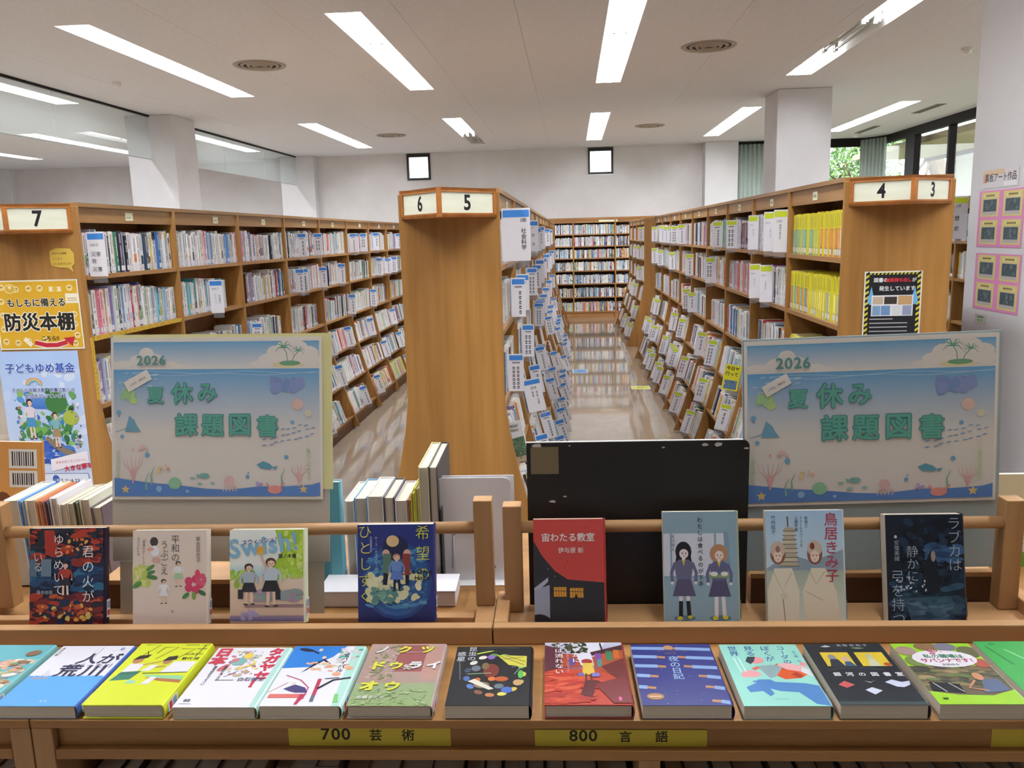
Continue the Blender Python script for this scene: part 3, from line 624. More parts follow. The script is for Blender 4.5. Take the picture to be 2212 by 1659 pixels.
# readable signs
shelf_sign('large white social science sign with blue band jutting from the middle bookcase', 'blue', 1, -.318, 3.96, 1.69, .128, .245, 0, [('3類', .62, .74, .17, '#44444c'), ('社会科学', .76, .62, .2, '#33333a', {'v': True, 'wt': .01})])
shelf_sign('politics sign with blue band behind the large social science sign', 'blue', 1, -.318, 6.2, 1.69, .08, .225, 0, [('310', .3, .74, .2, '#77777c'), ('政', .38, .48, .3, '#3a3a42'), ('治', .38, .2, .3, '#3a3a42')])
shelf_sign('sign reading 304 with blue band on the lower middle bookcase', 'blue', 1, -.262, 4.95, .74, .1, .205, .19, [('304', .3, .68, .26, '#55555e'), ('論文集・評論集', .66, .62, .12, '#3a3a42', {'v': True}), ('講演集', .4, .62, .12, '#3a3a42', {'v': True})])
shelf_sign('Germany sign with yellow band on the top right bookcase shelf', 'yellow', -1, 1.185, 5.46, 1.68, .058, .215, 0, [('293', .2, .7, .2, '#77777c'), ('ドイツ', .55, .6, .26, '#3a3a42', {'v': True})])
shelf_sign('France sign with yellow band on the top right bookcase shelf', 'yellow', -1, 1.185, 4.98, 1.68, .068, .225, 0, [('293.5', .1, .7, .2, '#77777c'), ('フランス', .55, .58, .2, '#3a3a42', {'v': True})])
shelf_sign('travel guide sign with yellow band next to the yellow guides', 'yellow', -1, 1.185, 4.735, 1.68, .07, .23, 0, [('290', .2, .7, .28, '#66666c'), ('地球の歩き方', .5, .66, .2, '#3a3a42', {'v': True})])
shelf_sign('Spain sign with yellow band on the second right shelf', 'yellow', -1, 1.185, 5.37, 1.378, .062, .215, 0, [('293.6', .1, .7, .2, '#77777c'), ('スペイン', .5, .58, .2, '#3a3a42', {'v': True})])
shelf_sign('Italy sign with yellow band on the second right shelf', 'yellow', -1, 1.185, 5.05, 1.378, .068, .22, 0, [('293.7', .1, .7, .2, '#77777c'), ('イタリア', .5, .58, .2, '#3a3a42', {'v': True})])
shelf_sign('large history sign with yellow-green band beside the right pillar', 'yellow', -1, 3.088, 6.84, 1.69, .185, .33, 0, [('2類', .52, .74, .16, '#66666c'), ('歴', .5, .44, .22, '#33333a', {'wt': .01}), ('史', .5, .2, .22, '#33333a', {'wt': .01})])
shelf_sign('disaster and emergency sign with blue band at the near end of bookcase seven', 'blue', 1, -2.352, 3.95, 1.665, .085, .215, 0, [('369.3', .1, .68, .22, '#77777c'), ('災害', .12, .46, .3, '#4a4a52'), ('救', .12, .3, .3, '#4a4a52'), ('災害', .12, .12, .3, '#4a4a52')])
shelf_sign('welfare sign with blue band on the second shelf of bookcase seven', 'blue', 1, -2.352, 5.28, 1.36, .085, .215, 0, [('369.7', .12, .7, .24, '#77777c'), ('地域福祉', .7, .55, .16, '#44444c', {'v': True}), ('セツルメント', .4, .6, .14, '#44444c', {'v': True})])
RS = random.Random(21)
def auto_signs(case_no, word, col, s, xf, y0, bay, bays, prob, avoid=()):
    for k in bays:
        for r, (z, ln) in enumerate(ROWS):
            n = 0
            for t in sorted(RS.sample([.12, .22, .34, .46, .58, .7, .82, .92], 3)):
                if (k, r) in avoid or RS.random() > prob(k, r): continue
                n += 1; ht = RS.uniform(.19, .21)
                shelf_sign('%s-banded white sign, %s on the %s shelf, %s bay, %s' % (col, ordn(n), ROWN[r], BAYN[k], word), col, s, xf+s*(fl(z)-.004), bay_y(y0, bay, k, t), z+.004, .072, round(ht, 2), ln)
auto_signs('5', 'bookcase five', 'blue', 1, -.315, 3.78, .97, range(0, 9), lambda k, r: .42 if k else (.3 if r in (1, 2) else 0), {(0, 0)})
auto_signs('4', 'bookcase four', 'yellow', -1, 1.185, 3.79, .918, range(1, 9), lambda k, r: .33, {(1, 0), (1, 1)})
auto_signs('7', 'bookcase seven', 'blue', 1, -2.35, 3.9, .965, range(2, 8), lambda k, r: .38)
auto_signs('4b', 'far right bookcase', 'yellow', -1, 1.15, 13.35, .85, range(0, 2), lambda k, r: .35)

# ================================================================ SHELVED BOOKS
def cname(hexc):
    r, g, b_ = [int(hexc[i:i+2], 16)/255 for i in (1, 3, 5)]; mx, mn = max(r, g, b_), min(r, g, b_); L_ = (mx+mn)/2; S_ = mx-mn
    if S_ < .1: return 'white' if L_ > .84 else 'pale grey' if L_ > .6 else 'grey' if L_ > .3 else 'black'
    h = ((g-b_)/S_ % 6 if mx == r else (b_-r)/S_+2 if mx == g else (r-g)/S_+4)*60
    n = 'red' if h < 15 or h > 340 else 'orange' if h < 40 else 'yellow' if h < 70 else 'green' if h < 160 else 'teal' if h < 195 else 'blue' if h < 250 else 'purple' if h < 300 else 'pink'
    if n == 'red' and L_ > .65: n = 'pink'
    if n == 'orange' and S_ < .35: n = 'cream' if L_ > .6 else 'brown'
    return ('pale ' if L_ > .75 and n not in ('cream',) else 'dark ' if L_ < .3 else '')+n
PG = lin('#dcd6ca'); LBL = lin('#e9e9ee'); LBB = lin('#5f79b8')
def frame(bk):
    al = math.atan(bk['lean'])
    if bk['s']:
        s = bk['s']; o = Vector((s*math.cos(al), 0, math.sin(al))); u = Vector((-s*math.sin(al), 0, math.cos(al))); a = Vector((0, 1, 0)); O = Vector((bk['x'], bk['y'], bk['z']-.02*bk['lean']))
    else: o = Vector((0, -1, 0)); u = Vector((0, 0, 1)); a = Vector((1, 0, 0)); O = Vector((bk['y'], bk['x'], bk['z']))
    return O, a, o, u
def spine_marks(add, bk, detail):
    """print on the spine: (u0, v0, u1, v1, colour, layer), u along the thickness, v up"""
    R = random.Random(bk['seed']); w, h = bk['w'], bk['h']; c = lin(bk['c']); dark = sum(c)/3 < .25; ink = lin('#e8e4da') if dark else lin(R.choice(['#3c3c44', '#5a5f70', '#7a3a40', '#2f3f66', '#6a6a6a']))
    st = bk['st']
    if st and st[0] == 'guide':
        add(0, .0, w, h*.62, lin(st[1]), 1); add(w*.35, h*.66, w*.65, h*.93, lin('#8a8a3a'), 2); add(w*.3, h*.2, w*.7, h*.58, tuple(v*1.5+.1 for v in lin(st[1])), 2)
    elif st and st[0] == 'pic': add(w*.1, h*.12, w*.9, h*.5, lin(st[1]), 1); add(w*.4, h*.6, w*.7, h*.9, ink, 1)
    else:
        if R.random() < .22: add(0, h*R.uniform(.1, .3), w, h*R.uniform(.35, .5), lin(bk['acc']), 1)
        if R.random() < .15: add(0, h*.82, w, h, lin(bk['acc']), 1)
        t0 = h*.93; tw = min(w*.62, .012)
        if detail:
            n = R.randint(6, 11); ch = min(tw*1.05, h*.58/n)
            for i in range(n):
                if R.random() < .06: continue
                y1 = t0-i*ch; add((w-tw*.8)/2, y1-ch*.8, (w+tw*.8)/2, y1, ink, 2)
                add((w-tw*.8)/2+tw*.2, y1-ch*.55, (w+tw*.8)/2-tw*.1, y1-ch*.3, c, 3)
            m_ = R.randint(2, 4); ch *= .7
            for i in range(m_): y1 = h*.34-i*ch; add((w-tw*.5)/2, y1-ch*.8, (w+tw*.5)/2, y1, ink, 2)
        else:
            mix = tuple(c[i]*.5+ink[i]*.5 for i in range(3)); add((w-tw*.55)/2, h*R.uniform(.36, .5), (w+tw*.55)/2, t0, mix, 1)
def label_marks(add, bk):
    w = bk['w']; m_ = max(0, (w-.026)/2)
    add(m_, .008, w-m_, .036, LBB, 4); add(m_+.0012, .0092, w-m_-.0012, .0348, LBL, 5)
HAS_LABEL = lambda bk: bk['case'] in '87654321' and bk['seed'] > .1
def prio(bk):
    if bk['case'] not in '745' or bk['case'] == 'wall': return -1
    O, a, o, u = frame(bk); p = O+a*bk['w']/2+u*bk['h']*.5; x, y, z = proj(p)
    if not (0 < x < 2212) or y > 1000: return -1
    if 235 < x < 712 and y > 718: return -1
    if x > 1612 and y > 715: return -1
    if bk['case'] == '5' and x < 1076: return -1
    q0 = proj(O+u*bk['h']*.5); q1 = proj(O+a*bk['w']+u*bk['h']*.5); b0 = proj(O); b1 = proj(O+u*bk['h'])
    return abs(q1[0]-q0[0])*abs(b1[1]-b0[1])
BOOKS = [b_ for b_ in BOOKS if not (b_['case'] == '5' and b_['row'] == 3 and b_['y'] < 4.0) and not (b_['case'] == '4' and b_['row'] == 3 and 5.5 < b_['y'] < 5.72)]
NIND = 250
order = sorted(range(len(BOOKS)), key=lambda i: -prio(BOOKS[i])); IND = set(i for i in order[:NIND] if prio(BOOKS[i]) > 0)
stuff = MB()
WORDS = {'7': 'bookcase seven', '4': 'bookcase four', '5': 'bookcase five'}
for i, bk in enumerate(BOOKS):
    O, a, o, u = frame(bk); w, h, d = bk['w'], bk['h'], bk['d']; c = lin(bk['c'])
    ind = i in IND
    if ind:
        q = MB(); T = Matrix(((a.x, o.x, u.x, 0), (a.y, o.y, u.y, 0), (a.z, o.z, u.z, 0), (0, 0, 0, 1)))   # local x thickness, y out, z up
        t = .0016; q.box((0, -d, 0), (t, 0, h), SPINE, c); q.box((w-t, -d, 0), (w, 0, h), SPINE, c); q.box((t, -t, 0), (w-t, 0, h), SPINE, c); q.box((t, -d+.004, .002), (w-t, -t, h-.003), SPINE, PG)
        flip = T.determinant() < 0
        def add(u0, v0, u1, v1, cc, l): q.add([(u0, .00012*l, v0), (u1, .00012*l, v0), (u1, .00012*l, v1), (u0, .00012*l, v1)], [(0, 1, 2, 3)], SPINE, cc)
        spine_marks(add, bk, True)
        me = q.mesh('library_book'); me.transform(T)
        if flip: me.flip_normals()
        ob = link('library_book', me); ob.location = O
        word = 'yellow-topped travel guide' if bk['st'] and bk['st'][0] == 'guide' else cname(bk['c'])+' book'
        tag(ob, '%s, %s along the %s shelf, %s bay, %s' % (word, ordn(bk['n']), ROWN[bk['row']], BAYN[bk['bay']], WORDS[bk['case']]), 'book', 'upright books on the library bookcases')
        if HAS_LABEL(bk):
            q = MB(); label_marks(add, bk); lm = q.mesh('call_label'); lm.transform(T)
            link('call_label', lm, ob)
    else:
        P = lambda x, y, z: O+a*x+o*y+u*z
        stuff.add([P(0, 0, 0), P(w, 0, 0), P(w, 0, h), P(0, 0, h), P(0, -d, 0), P(w, -d, 0), P(w, -d, h), P(0, -d, h)], [(0, 1, 2, 3), (1, 5, 6, 2), (4, 0, 3, 7), (5, 4, 7, 6), (0, 4, 5, 1)], SPINE, c)
        stuff.add([P(0, 0, h), P(w, 0, h), P(w, -d, h), P(0, -d, h)], [(0, 1, 2, 3)], SPINE, PG)
        if bk['case'] not in ('8', '6', '3'):
            def add2(u0, v0, u1, v1, cc, l): stuff.add([P(u0, .0003*l, v0), P(u1, .0003*l, v0), P(u1, .0003*l, v1), P(u0, .0003*l, v1)], [(0, 1, 2, 3)], SPINE, cc)
            spine_marks(add2, bk, bk['y'] < 7.5 and bk['case'] in '754')
            if HAS_LABEL(bk): label_marks(add2, bk)
so = stuff.build('shelved_books'); tag(so, 'all the other books shelved in long rows on the bookcases', 'books', kind='stuff')

# ================================================================ FOREGROUND: display case, racks, books, signs
TH = .027                                                       # the furniture stands a little turned against the aisle
def fg(p, q, z=0): return (p*math.cos(TH)-q*math.sin(TH), p*math.sin(TH)+q*math.cos(TH), z)
def loc_(X, Y): return X*math.cos(TH)+Y*math.sin(TH), -X*math.sin(TH)+Y*math.cos(TH)
def hq(px, py, q):
    d = RM@np.array([(px-CX)/F_PX, (CY-py)/F_PX, 1.0]); a = -math.sin(TH); c = math.cos(TH); s = q/(a*d[0]+c*d[1]); P = EYE+d*s
    return loc_(P[0], P[1])[0], P[2]
def hz(px, py, z): P = hit(px, py, 'Z', z); return loc_(P[0], P[1])
def fthing(name, label, cat, p, q, z, group=None, rx=0, rz=0): return thing(name, label, cat, fg(p, q, z), (rx, 0, TH+rz), group)
def part(e, off, nm, a, c, m, bevel=.0012):
    q = MB(); q.box(a, c, m); return q.build(nm, e, off, bevel=bevel)
ZD = 1.075; Q0 = 1.162
YELL = mat('yellow_label_card', '#c9b73c', .6)
def z_at(py, q=Q0+.012, px=1000): return hq(px, py, q)[1]
ZR1 = z_at(1622, Q0+.001); ZR0 = z_at(1643, Q0+.001)
def display_case(label, p0, p1, ups):
    o = (p0, Q0, 0); e = fthing('display_bookcase', label, 'bookcase', *o); q1 = 2.06
    part(e, o, 'top_board', (p0, Q0, ZD-.014), (p1, q1, ZD), DECK_W)
    for qa, qb in ((Q0+.014, Q0+.03), (q1-.03, q1-.014)): part(e, o, 'apron', (p0+.034, qa, ZR1+.0003), (p1-.034, qb, ZD-.0145), DECK_W)
    part(e, o, 'rail', (p0+.034, Q0+.001, ZR0), (p1-.034, Q0+.03, ZR1), DECK_W)
    for z in (.66, .34, .06): part(e, o, 'shelf', (p0+.034, Q0+.006, z-.022), (p1-.034, q1-.006, z), DECK_W)
    for u in [p0]+ups+[p1-.033]: part(e, o, 'upright', (u, Q0+.0005, 0), (u+.033, q1-.0005, ZD-.0145 if u in (p0, p1-.033) else ZR0-.0003), PINE_Z)
    part(e, o, 'back_panel', (p0+.034, 1.6, .06), (p1-.034, 1.612, .99), DARKW)
    return e
pj = hz(124, 1600, 1.0)[0]
pu = hq(1380, 1650, Q0)[0]
DC = display_case('low wooden display bookcase across the foreground with yellow subject labels', pj, 1.75, [pu])
display_case('neighbouring low wooden bookcase unit at the lower left corner', -1.95, pj-.0025, [])
def yellow_label(x0, y0, x1, y1, txt):
    q = Q0+.0135; a = hq(x0, y0, q); c = hq(x1, y1, q); w = c[0]-a[0]; zb = max(c[1], ZR1+.0006); h = a[1]-zb
    B = MB(); B.box((a[0], q-.0008, zb), (c[0], q+.0002, a[1]), YELL); o = B.build('subject_label', DC, (pj, Q0, 0))
    A = Art(w, h)
    for t, u, s in txt: A.text(t, u, .33, s*.94, '#23231a', wt=.018, sx=1.05 if ord(t[0]) < 256 else 1)
    if txt: A.out(o, FRONT(a[0]-pj, q-.0009-Q0, zb))
yellow_label(622, 1569, 975, 1618, [('700', .2, .115), ('芸', .5, .085), ('術', .7, .085)])
yellow_label(1155, 1576, 1527, 1622, [('800', .2, .105), ('言', .49, .08), ('語', .7, .08)])
yellow_label(2143, 1572, 2500, 1618, [])
# books on the shelf under the labels
R = random.Random(11); p = -1.2; k = 0; DK = ['#8a7f78', '#6f6a70', '#9a8f86', '#5a4f52', '#a39a92', '#4a4648', '#7f6a62', '#6a7280', '#8f8a7a', '#3c383c']
while p < 1.15 and k < 48:
    w = R.uniform(.03, .055); c = R.choice(DK)
    if abs(p+w/2-pj) < .07 or abs(p+w/2-pu-.016) < .05: p += .02; continue
    k += 1; q = MB(); h = R.uniform(.27, .3); t = .0018; d = .19; C = lin(c)
    q.box((0, 0, 0), (w-.002, t, h), SPINE, C); q.box((0, t, 0), (t, d, h), SPINE, C); q.box((w-.002-t, t, 0), (w-.002, d, h), SPINE, C); q.box((t, t, .003), (w-.002-t, d-.004, h-.003), SPINE, PG)
    o = q.build('library_book'); o.location = fg(p, Q0+.05, .6605); o.rotation_euler = (0, 0, TH)
    side = 'the left unit' if p < pj else 'the 700 label' if p < -.12 else 'the 800 label' if p < .4 else 'the right label'
    tag(o, '%s book, %s from the left in the dark shelf below %s' % (cname(c), ordn(k), side), 'book', 'books in the low display case')
    q = MB(); q.box((.006, -.0004, h*.55), (w-.008, -.0001, h*.9), SPINE, lin(R.choice(['#b9b0a8', '#c9c0a8', '#3a3436', '#8a6a5a']))); q.build('title_panel', o); p += w

# ---------------------------------------------------------------- wooden easel racks
def rack(label, p0, p1, posts, ztop, side, base):
    o = (p0, 1.402, ZD); e = fthing('display_rack', label, 'rack', *o); zb = ZD+.0003
    part(e, o, 'front_bar', (p0, 1.402, zb), (p1, 1.424, ZD+.034), PINE, .002)
    if base: part(e, o, 'base_board', (p0+.026, 1.4245, zb), (p1-.026, 1.552, ZD+.008), PINE, .001)
    else: part(e, o, 'rear_rail', (p0+.04, 1.478, zb), (p1-.04, 1.5, ZD+.017), PINE, .002)
    for s, (a, c) in zip((0, 1), ((p0, p0+side), (p1-side, p1))): part(e, o, 'side_foot', (a, 1.4245, zb), (c, 1.56, ZD+(.034 if base else .022)), PINE, .002)
    for a in posts: part(e, o, 'post', (a-.018, 1.516, ZD+(.0085 if base else .0225)), (a+.018, 1.55, ztop), PINE_Z, .002)
    q = MB(); q.tube([(posts[0]+.018, 1.528, 1.2545), (posts[1]-.018, 1.528, 1.2545)], .0118, PINE, 14); q.build('dowel', e, o, smooth=True)
pr = hq(1041, 1082, 1.516)
rack('pine easel rack on the left holding four upright books', -1.155, hz(1063, 1395, ZD)[0], [-1.105, pr[0]], pr[1], .036, False)
pl = hq(1105, 1094, 1.516)
rack('pine easel rack on the right holding four upright books', hz(1064, 1393, ZD)[0]+.002, .905, [pl[0], .862], pl[1], .026, True)

# ---------------------------------------------------------------- display books with printed covers
MAT_NOW[0] = GLOSSY
def display_book(name, label, w, h, t, ops, cover, spine, loc, rot, pages=PAGE, sticker=True, hard=False, spine_txt=None, group='library books shown with their covers out', art=None):
    """local: x across, z up the cover, y into the book; front cover looks towards -y, spine on the right"""
    e = thing(name, label, 'book', loc, rot, group); ct = .0022 if hard else .0008; ov = .0025 if hard else .0005; x0, x1 = -w/2, w/2
    m = attr_cover(cover); ms = attr_cover(spine)
    def B(nm, a, c, mm, bv=0): q = MB(); q.box(a, c, mm); return q.build(nm, e, bevel=bv)
    B('front_cover', (x0, 0, 0), (x1-.004, ct, h), m, ct*.3); B('back_cover', (x0, t-ct, 0), (x1-.004, t, h), ms, ct*.3)
    q = MB(); n = 6; pts = [(x1-.0042+math.sin(math.pi*i/n)*.0048, t/2-math.cos(math.pi*i/n)*t/2) for i in range(n+1)]; pi_ = [(x1-.0042+math.sin(math.pi*i/n)*(.0048-ct), t/2-math.cos(math.pi*i/n)*(t/2-ct)) for i in range(n, -1, -1)]
    vs = [(a, b_, zz) for zz in (0, h) for a, b_ in pts+pi_]; N_ = len(pts+pi_)
    q.add(vs, [(i, (i+1) % N_, N_+(i+1) % N_, N_+i) for i in range(N_)]+[tuple(range(N_))[::-1], tuple(range(N_, 2*N_))], ms); q.build('spine', e)
    B('page_block', (x0+ov, ct+.0002, ov), (x1-.0045, t-ct-.0002, h-ov), pages)
    A = art or Art(w-.0045, h, ops)
    if art is None or True: A.out(e, FRONT(x0+.0002, -.00005, 0), 'cover_picture', 'cover_lettering')
    if sticker:
        q = MB(); z0 = .012
        for k_, (cc, hh) in enumerate((('#e9ebf0', .034),)):
            q.add([(x1+.0008, t*.15, z0), (x1+.0008, t*.85, z0), (x1+.0008, t*.85, z0+hh), (x1+.0008, t*.15, z0+hh)], [(0, 1, 2, 3)], PRINT, lin(cc))
        q.add([(x1+.001, t*.22, z0+.004), (x1+.001, t*.78, z0+.004), (x1+.001, t*.78, z0+.014), (x1+.001, t*.22, z0+.014)], [(0, 1, 2, 3)], PRINT, lin('#c8485a'))
        q.add([(x1+.001, t*.22, z0+.017), (x1+.001, t*.78, z0+.017), (x1+.001, t*.78, z0+.03), (x1+.001, t*.22, z0+.03)], [(0, 1, 2, 3)], PRINT, lin('#8fa3c8'))
        q.build('spine_label', e)
    if spine_txt:
        A2 = Art(t, h); A2.text(spine_txt[0], .5, .93, min(.62, h*.5/len(spine_txt[0])/t), spine_txt[1], v=True)
        A2.out(e, Matrix(((0, 0, 1, x1+.0009), (1, 0, 0, 0), (0, 1, 0, 0), (0, 0, 0, 1))), 'spine_picture', 'spine_lettering')
    return e
def attr_cover(c): return mat('cover_'+c.strip('#'), c, .35, spec=.5)
def fig(x, y, s, hair, top, skirt, skin='#e8c4ae', leg='#e8c4ae'):
    """a small standing figure, feet at (x, y), s tall"""
    k = 1.38*s
    return [('l', [(x-.06*k, y), (x-.05*k, y+.42*s)], .06*k, leg), ('l', [(x+.07*k, y+.01*s), (x+.05*k, y+.42*s)], .06*k, leg), ('e', x-.075*k, y, .05*k, .02*s, '#3a3438'), ('e', x+.085*k, y+.01*s, .05*k, .02*s, '#3a3438'),
            ('p', [(x-.18*k, y+.3*s), (x+.18*k, y+.3*s), (x+.1*k, y+.55*s), (x-.1*k, y+.55*s)], skirt), ('p', [(x-.11*k, y+.53*s), (x+.11*k, y+.53*s), (x+.15*k, y+.74*s), (x+.08*k, y+.8*s), (x-.08*k, y+.8*s), (x-.15*k, y+.74*s)], top),
            ('l', [(x-.13*k, y+.76*s), (x-.19*k, y+.62*s), (x-.18*k, y+.5*s)], .05*k, top), ('l', [(x+.13*k, y+.76*s), (x+.19*k, y+.62*s), (x+.18*k, y+.5*s)], .05*k, top), ('e', x-.18*k, y+.48*s, .025*k, .022*s, skin), ('e', x+.18*k, y+.48*s, .025*k, .022*s, skin),
            ('r', x-.025*k, y+.78*s, x+.025*k, y+.84*s, skin), ('e', x, y+.91*s, .1*k, .09*s, hair), ('e', x+.005, y+.88*s, .07*k, .065*s, skin), ('e', x-.02*k, y+.885*s, .01*k, .01*s, '#2c2426'), ('e', x+.035*k, y+.885*s, .01*k, .01*s, '#2c2426'), ('l', [(x-.01*k, y+.85*s), (x+.03*k, y+.85*s)], .01*k, '#b06a60')]
V = {'v': True}
U = []
U.append(('君', ['dark painted cover, white title, leftmost on the left rack'], '#1c2238', '#241a30',
  [('r', 0, 0, 1, 1, '#1b2340'), ('s', 0, .35, 1, .75, 70, .09, ['#1f4a78', '#173a66', '#2a6a90', '#16243f', '#203058'], 3, 1.9), ('s', 0, 0, 1, .3, 60, .09, ['#7a1f24', '#a83424', '#5a1a28', '#2a1f30', '#c0562e', '#1c2c50'], 4, 1.7),
   ('s', 0, .62, 1, 1, 50, .08, ['#1a2030', '#232a3c', '#6a1e20', '#b03a24', '#18222e', '#8a2a22'], 5, 1.7), ('r', .0, .5, .1, .68, '#5a6f86'), ('r', .16, .5, .3, .68, '#6a7f92'), ('p', [(.22, .72), (.4, .72), (.34, .98), (.2, .98)], '#a83224'),
   ('s', .15, .05, .85, .2, 14, .05, ['#d8a04a', '#c0562e', '#d8c06a'], 6), ('s', .5, .75, .8, .95, 10, .04, ['#d86a3a', '#e09a5a'], 8)]+fig(.49, .3, .35, '#5a2a20', '#b04030', '#30243a')+
  [('t', '君の火が', .8, .82, .17, '#f0eeea', {'v': True, 'wt': -.006, 'gap': 1.15}), ('t', 'ゆらめいて', .4, .94, .15, '#f0eeea', {'v': True, 'wt': -.006, 'gap': 1.1}), ('t', 'いる', .12, .75, .13, '#e6e4e6', {'v': True, 'wt': -.006}), ('t', '落合由佳', .1, .32, .055, '#b9c9d8')], None))
U.append(('平', ['pale pink cover with flowers and small children, second on the left rack'], '#e2cfc4', '#e6dcd2',
  [('r', 0, 0, 1, 1, '#e3d0c6'), ('s', .0, .42, .22, .62, 16, .07, ['#c9d06a', '#d8dc86', '#b8c860'], 2), ('e', .24, .6, .07, .02, '#5f8a4e', 10, .6), ('e', .26, .5, .08, .025, '#4f7f4a', 10, -.2), ('e', .06, .42, .07, .03, '#5f9a50', 10, .6), ('e', .25, .55, .06, .02, '#4f7f5a', 10, .3)]+
  [('e', .83+.085*math.cos(a), .42+.06*math.sin(a), .055, .045, '#cf3f6a') for a in [i*1.256 for i in range(5)]]+[('e', .93+.05*math.cos(a), .47+.04*math.sin(a), .04, .03, '#d8577c') for a in [i*1.256 for i in range(5)]]+
  [('e', .83, .42, .02, .015, '#f0c8d0'), ('e', .88, .53, .035, .05, '#d8456e'), ('e', .72, .3, .06, .025, '#4f8a48', 10, .7), ('e', .83, .3, .03, .045, '#7fa050'), ('e', .94, .33, .06, .025, '#3f6a4a', 10, -.5)]+
  [('e', .29, .88, .055, .05, '#4a3f3c'), ('e', .3, .78, .06, .06, '#eceaf0'), ('e', .24, .8, .05, .02, '#e8a898'), ('e', .32, .68, .06, .03, '#d8a8a0')]+fig(.62, .4, .27, '#403634', '#e8e4ea', '#a8c8a0')+fig(.42, .22, .26, '#3c3432', '#ecebf0', '#e8e6ee')+
  [('t', '平和の', .58, .95, .12, '#5c5450', V), ('t', 'うぶごえ', .43, .89, .115, '#5c5450', V), ('t', '早志百合子', .89, .93, .07, '#6a605a', V), ('t', '「原爆の子」として', .15, .93, .042, '#6f655f', V), ('t', '生きた80年', .08, .93, .042, '#6f655f', V), ('t', '東', .52, .12, .04, '#8a7f78')], None))
U.append(('S', ['bright cover with two walking schoolgirls, third on the left rack'], '#e9ece6', '#dfe6c8',
  [('r', 0, .5, 1, 1, '#e6eae6', '#eef2f0'), ('r', 0, .48, 1, .62, '#a8cdd8', '#d8e8ea'), ('r', 0, .0, 1, .5, '#d8b8a4', '#e0cdb8'), ('p', [(.55, .56), (1, .5), (1, 1), (.62, 1), (.7, .75)], '#a8cc3a'), ('s', .0, .4, .3, .55, 14, .07, ['#a9c850', '#b9d468', '#92b848'], 3), ('s', .6, .48, 1, .62, 14, .07, ['#b0d050', '#9cc048', '#c4dc78'], 4),
   ('s', .75, .6, 1, .98, 22, .07, ['#c0dc50', '#a8cc40', '#d0e478'], 7), ('r', 0, .02, 1, .08, '#6a6a9a', '#a890a8'), ('r', .2, .17, 1, .2, '#9a7a80'), ('s', .4, .25, .95, .34, 10, .08, ['#a08aa0', '#8a9a9a', '#b09aa8'], 5, 2), ('s', .15, .05, .4, .12, 5, .06, ['#b0a0d0', '#a8a0c8'], 6),
   ('t', 'Swish!', .0, .7, .34, '#86b6d6', {'wt': .025, 'rot': .12})]+fig(.26, .2, .44, '#3c3438', '#aebacb', '#2c2b38')+fig(.56, .18, .52, '#5a4636', '#bccbd8', '#24242e')+
  [('l', [(.5, .56), (.42, .74)], .03, '#d8b8a0'), ('e', .42, .78, .055, .045, '#d8a844'), ('r', .11, .26, .18, .36, '#26262e'), ('r', .62, .25, .69, .36, '#2a2a32'), ('t', 'スウィッシュ！', .17, .84, .075, '#4a4f9a', {'rot': .1, 'wt': .02}), ('t', '藤ノ木優', .66, .7, .062, '#33333c', {'wt': .015})], None))
ring = [('e', .52, .42, .47-.045*i, .40-.036*i, c) for i, c in enumerate(['#2a4a8a', '#3564a4', '#2a5896', '#4a82b8', '#2f62a0', '#5a96c0', '#3a70a8'])]
U.append(('希', ['blue swirling cover with yellow title, rightmost on the left rack'], '#232f72', '#2a3478',
  [('r', 0, 0, 1, 1, '#27347c'), ('r', 0, 0, 1, .2, '#222a5c', '#27347c')]+ring+[('s', .15, .15, .9, .75, 70, .05, ['#4a86b8', '#3a6aa8', '#5f9ac0', '#2f5a9a'], 3, 2.2), ('s', .15, .22, .85, .5, 26, .1, ['#d8d6ae', '#e0ddb8', '#cfd0a4'], 4), ('s', .2, .2, .5, .34, 14, .07, ['#6a9a90', '#5a8a88', '#7aa898'], 5), ('e', .5, .76, .17, .13, '#20264a'), ('e', .47, .83, .085, .06, '#d8b88a'), ('e', .38, .7, .05, .045, '#d8a89a'), ('e', .66, .7, .05, .045, '#d8a89a'),
   ('p', [(.33, .5), (.45, .5), (.45, .7), (.34, .7)], '#5a7a6a'), ('p', [(.6, .48), (.7, .48), (.7, .7), (.6, .7)], '#8a3a34'), ('l', [(.38, .5), (.36, .38)], .06, '#1c2038'), ('l', [(.66, .48), (.66, .38)], .05, '#1c2038')]+fig(.52, .32, .38, '#b8866a', '#6a8ac8', '#5a7abf', leg='#1c2038')+
  [('t', '希望の', .87, .99, .2, '#d8d84a', {'v': True, 'wt': -.008, 'gap': 1.35}), ('t', 'ひとしずく', .1, 1.0, .19, '#d8d84a', {'v': True, 'wt': -.008, 'gap': 1.12}), ('t', 'A Drop of', .7, .49, .085, '#15182c', {'wt': .02, 'skew': .2}), ('t', 'Hope', .75, .43, .085, '#15182c', {'wt': .02, 'skew': .2}), ('t', 'キース・カラブレーゼ', .25, .88, .045, '#c9cfe6', V), ('t', '代田亜香子訳', .18, .88, .035, '#c9cfe6', V)], None))
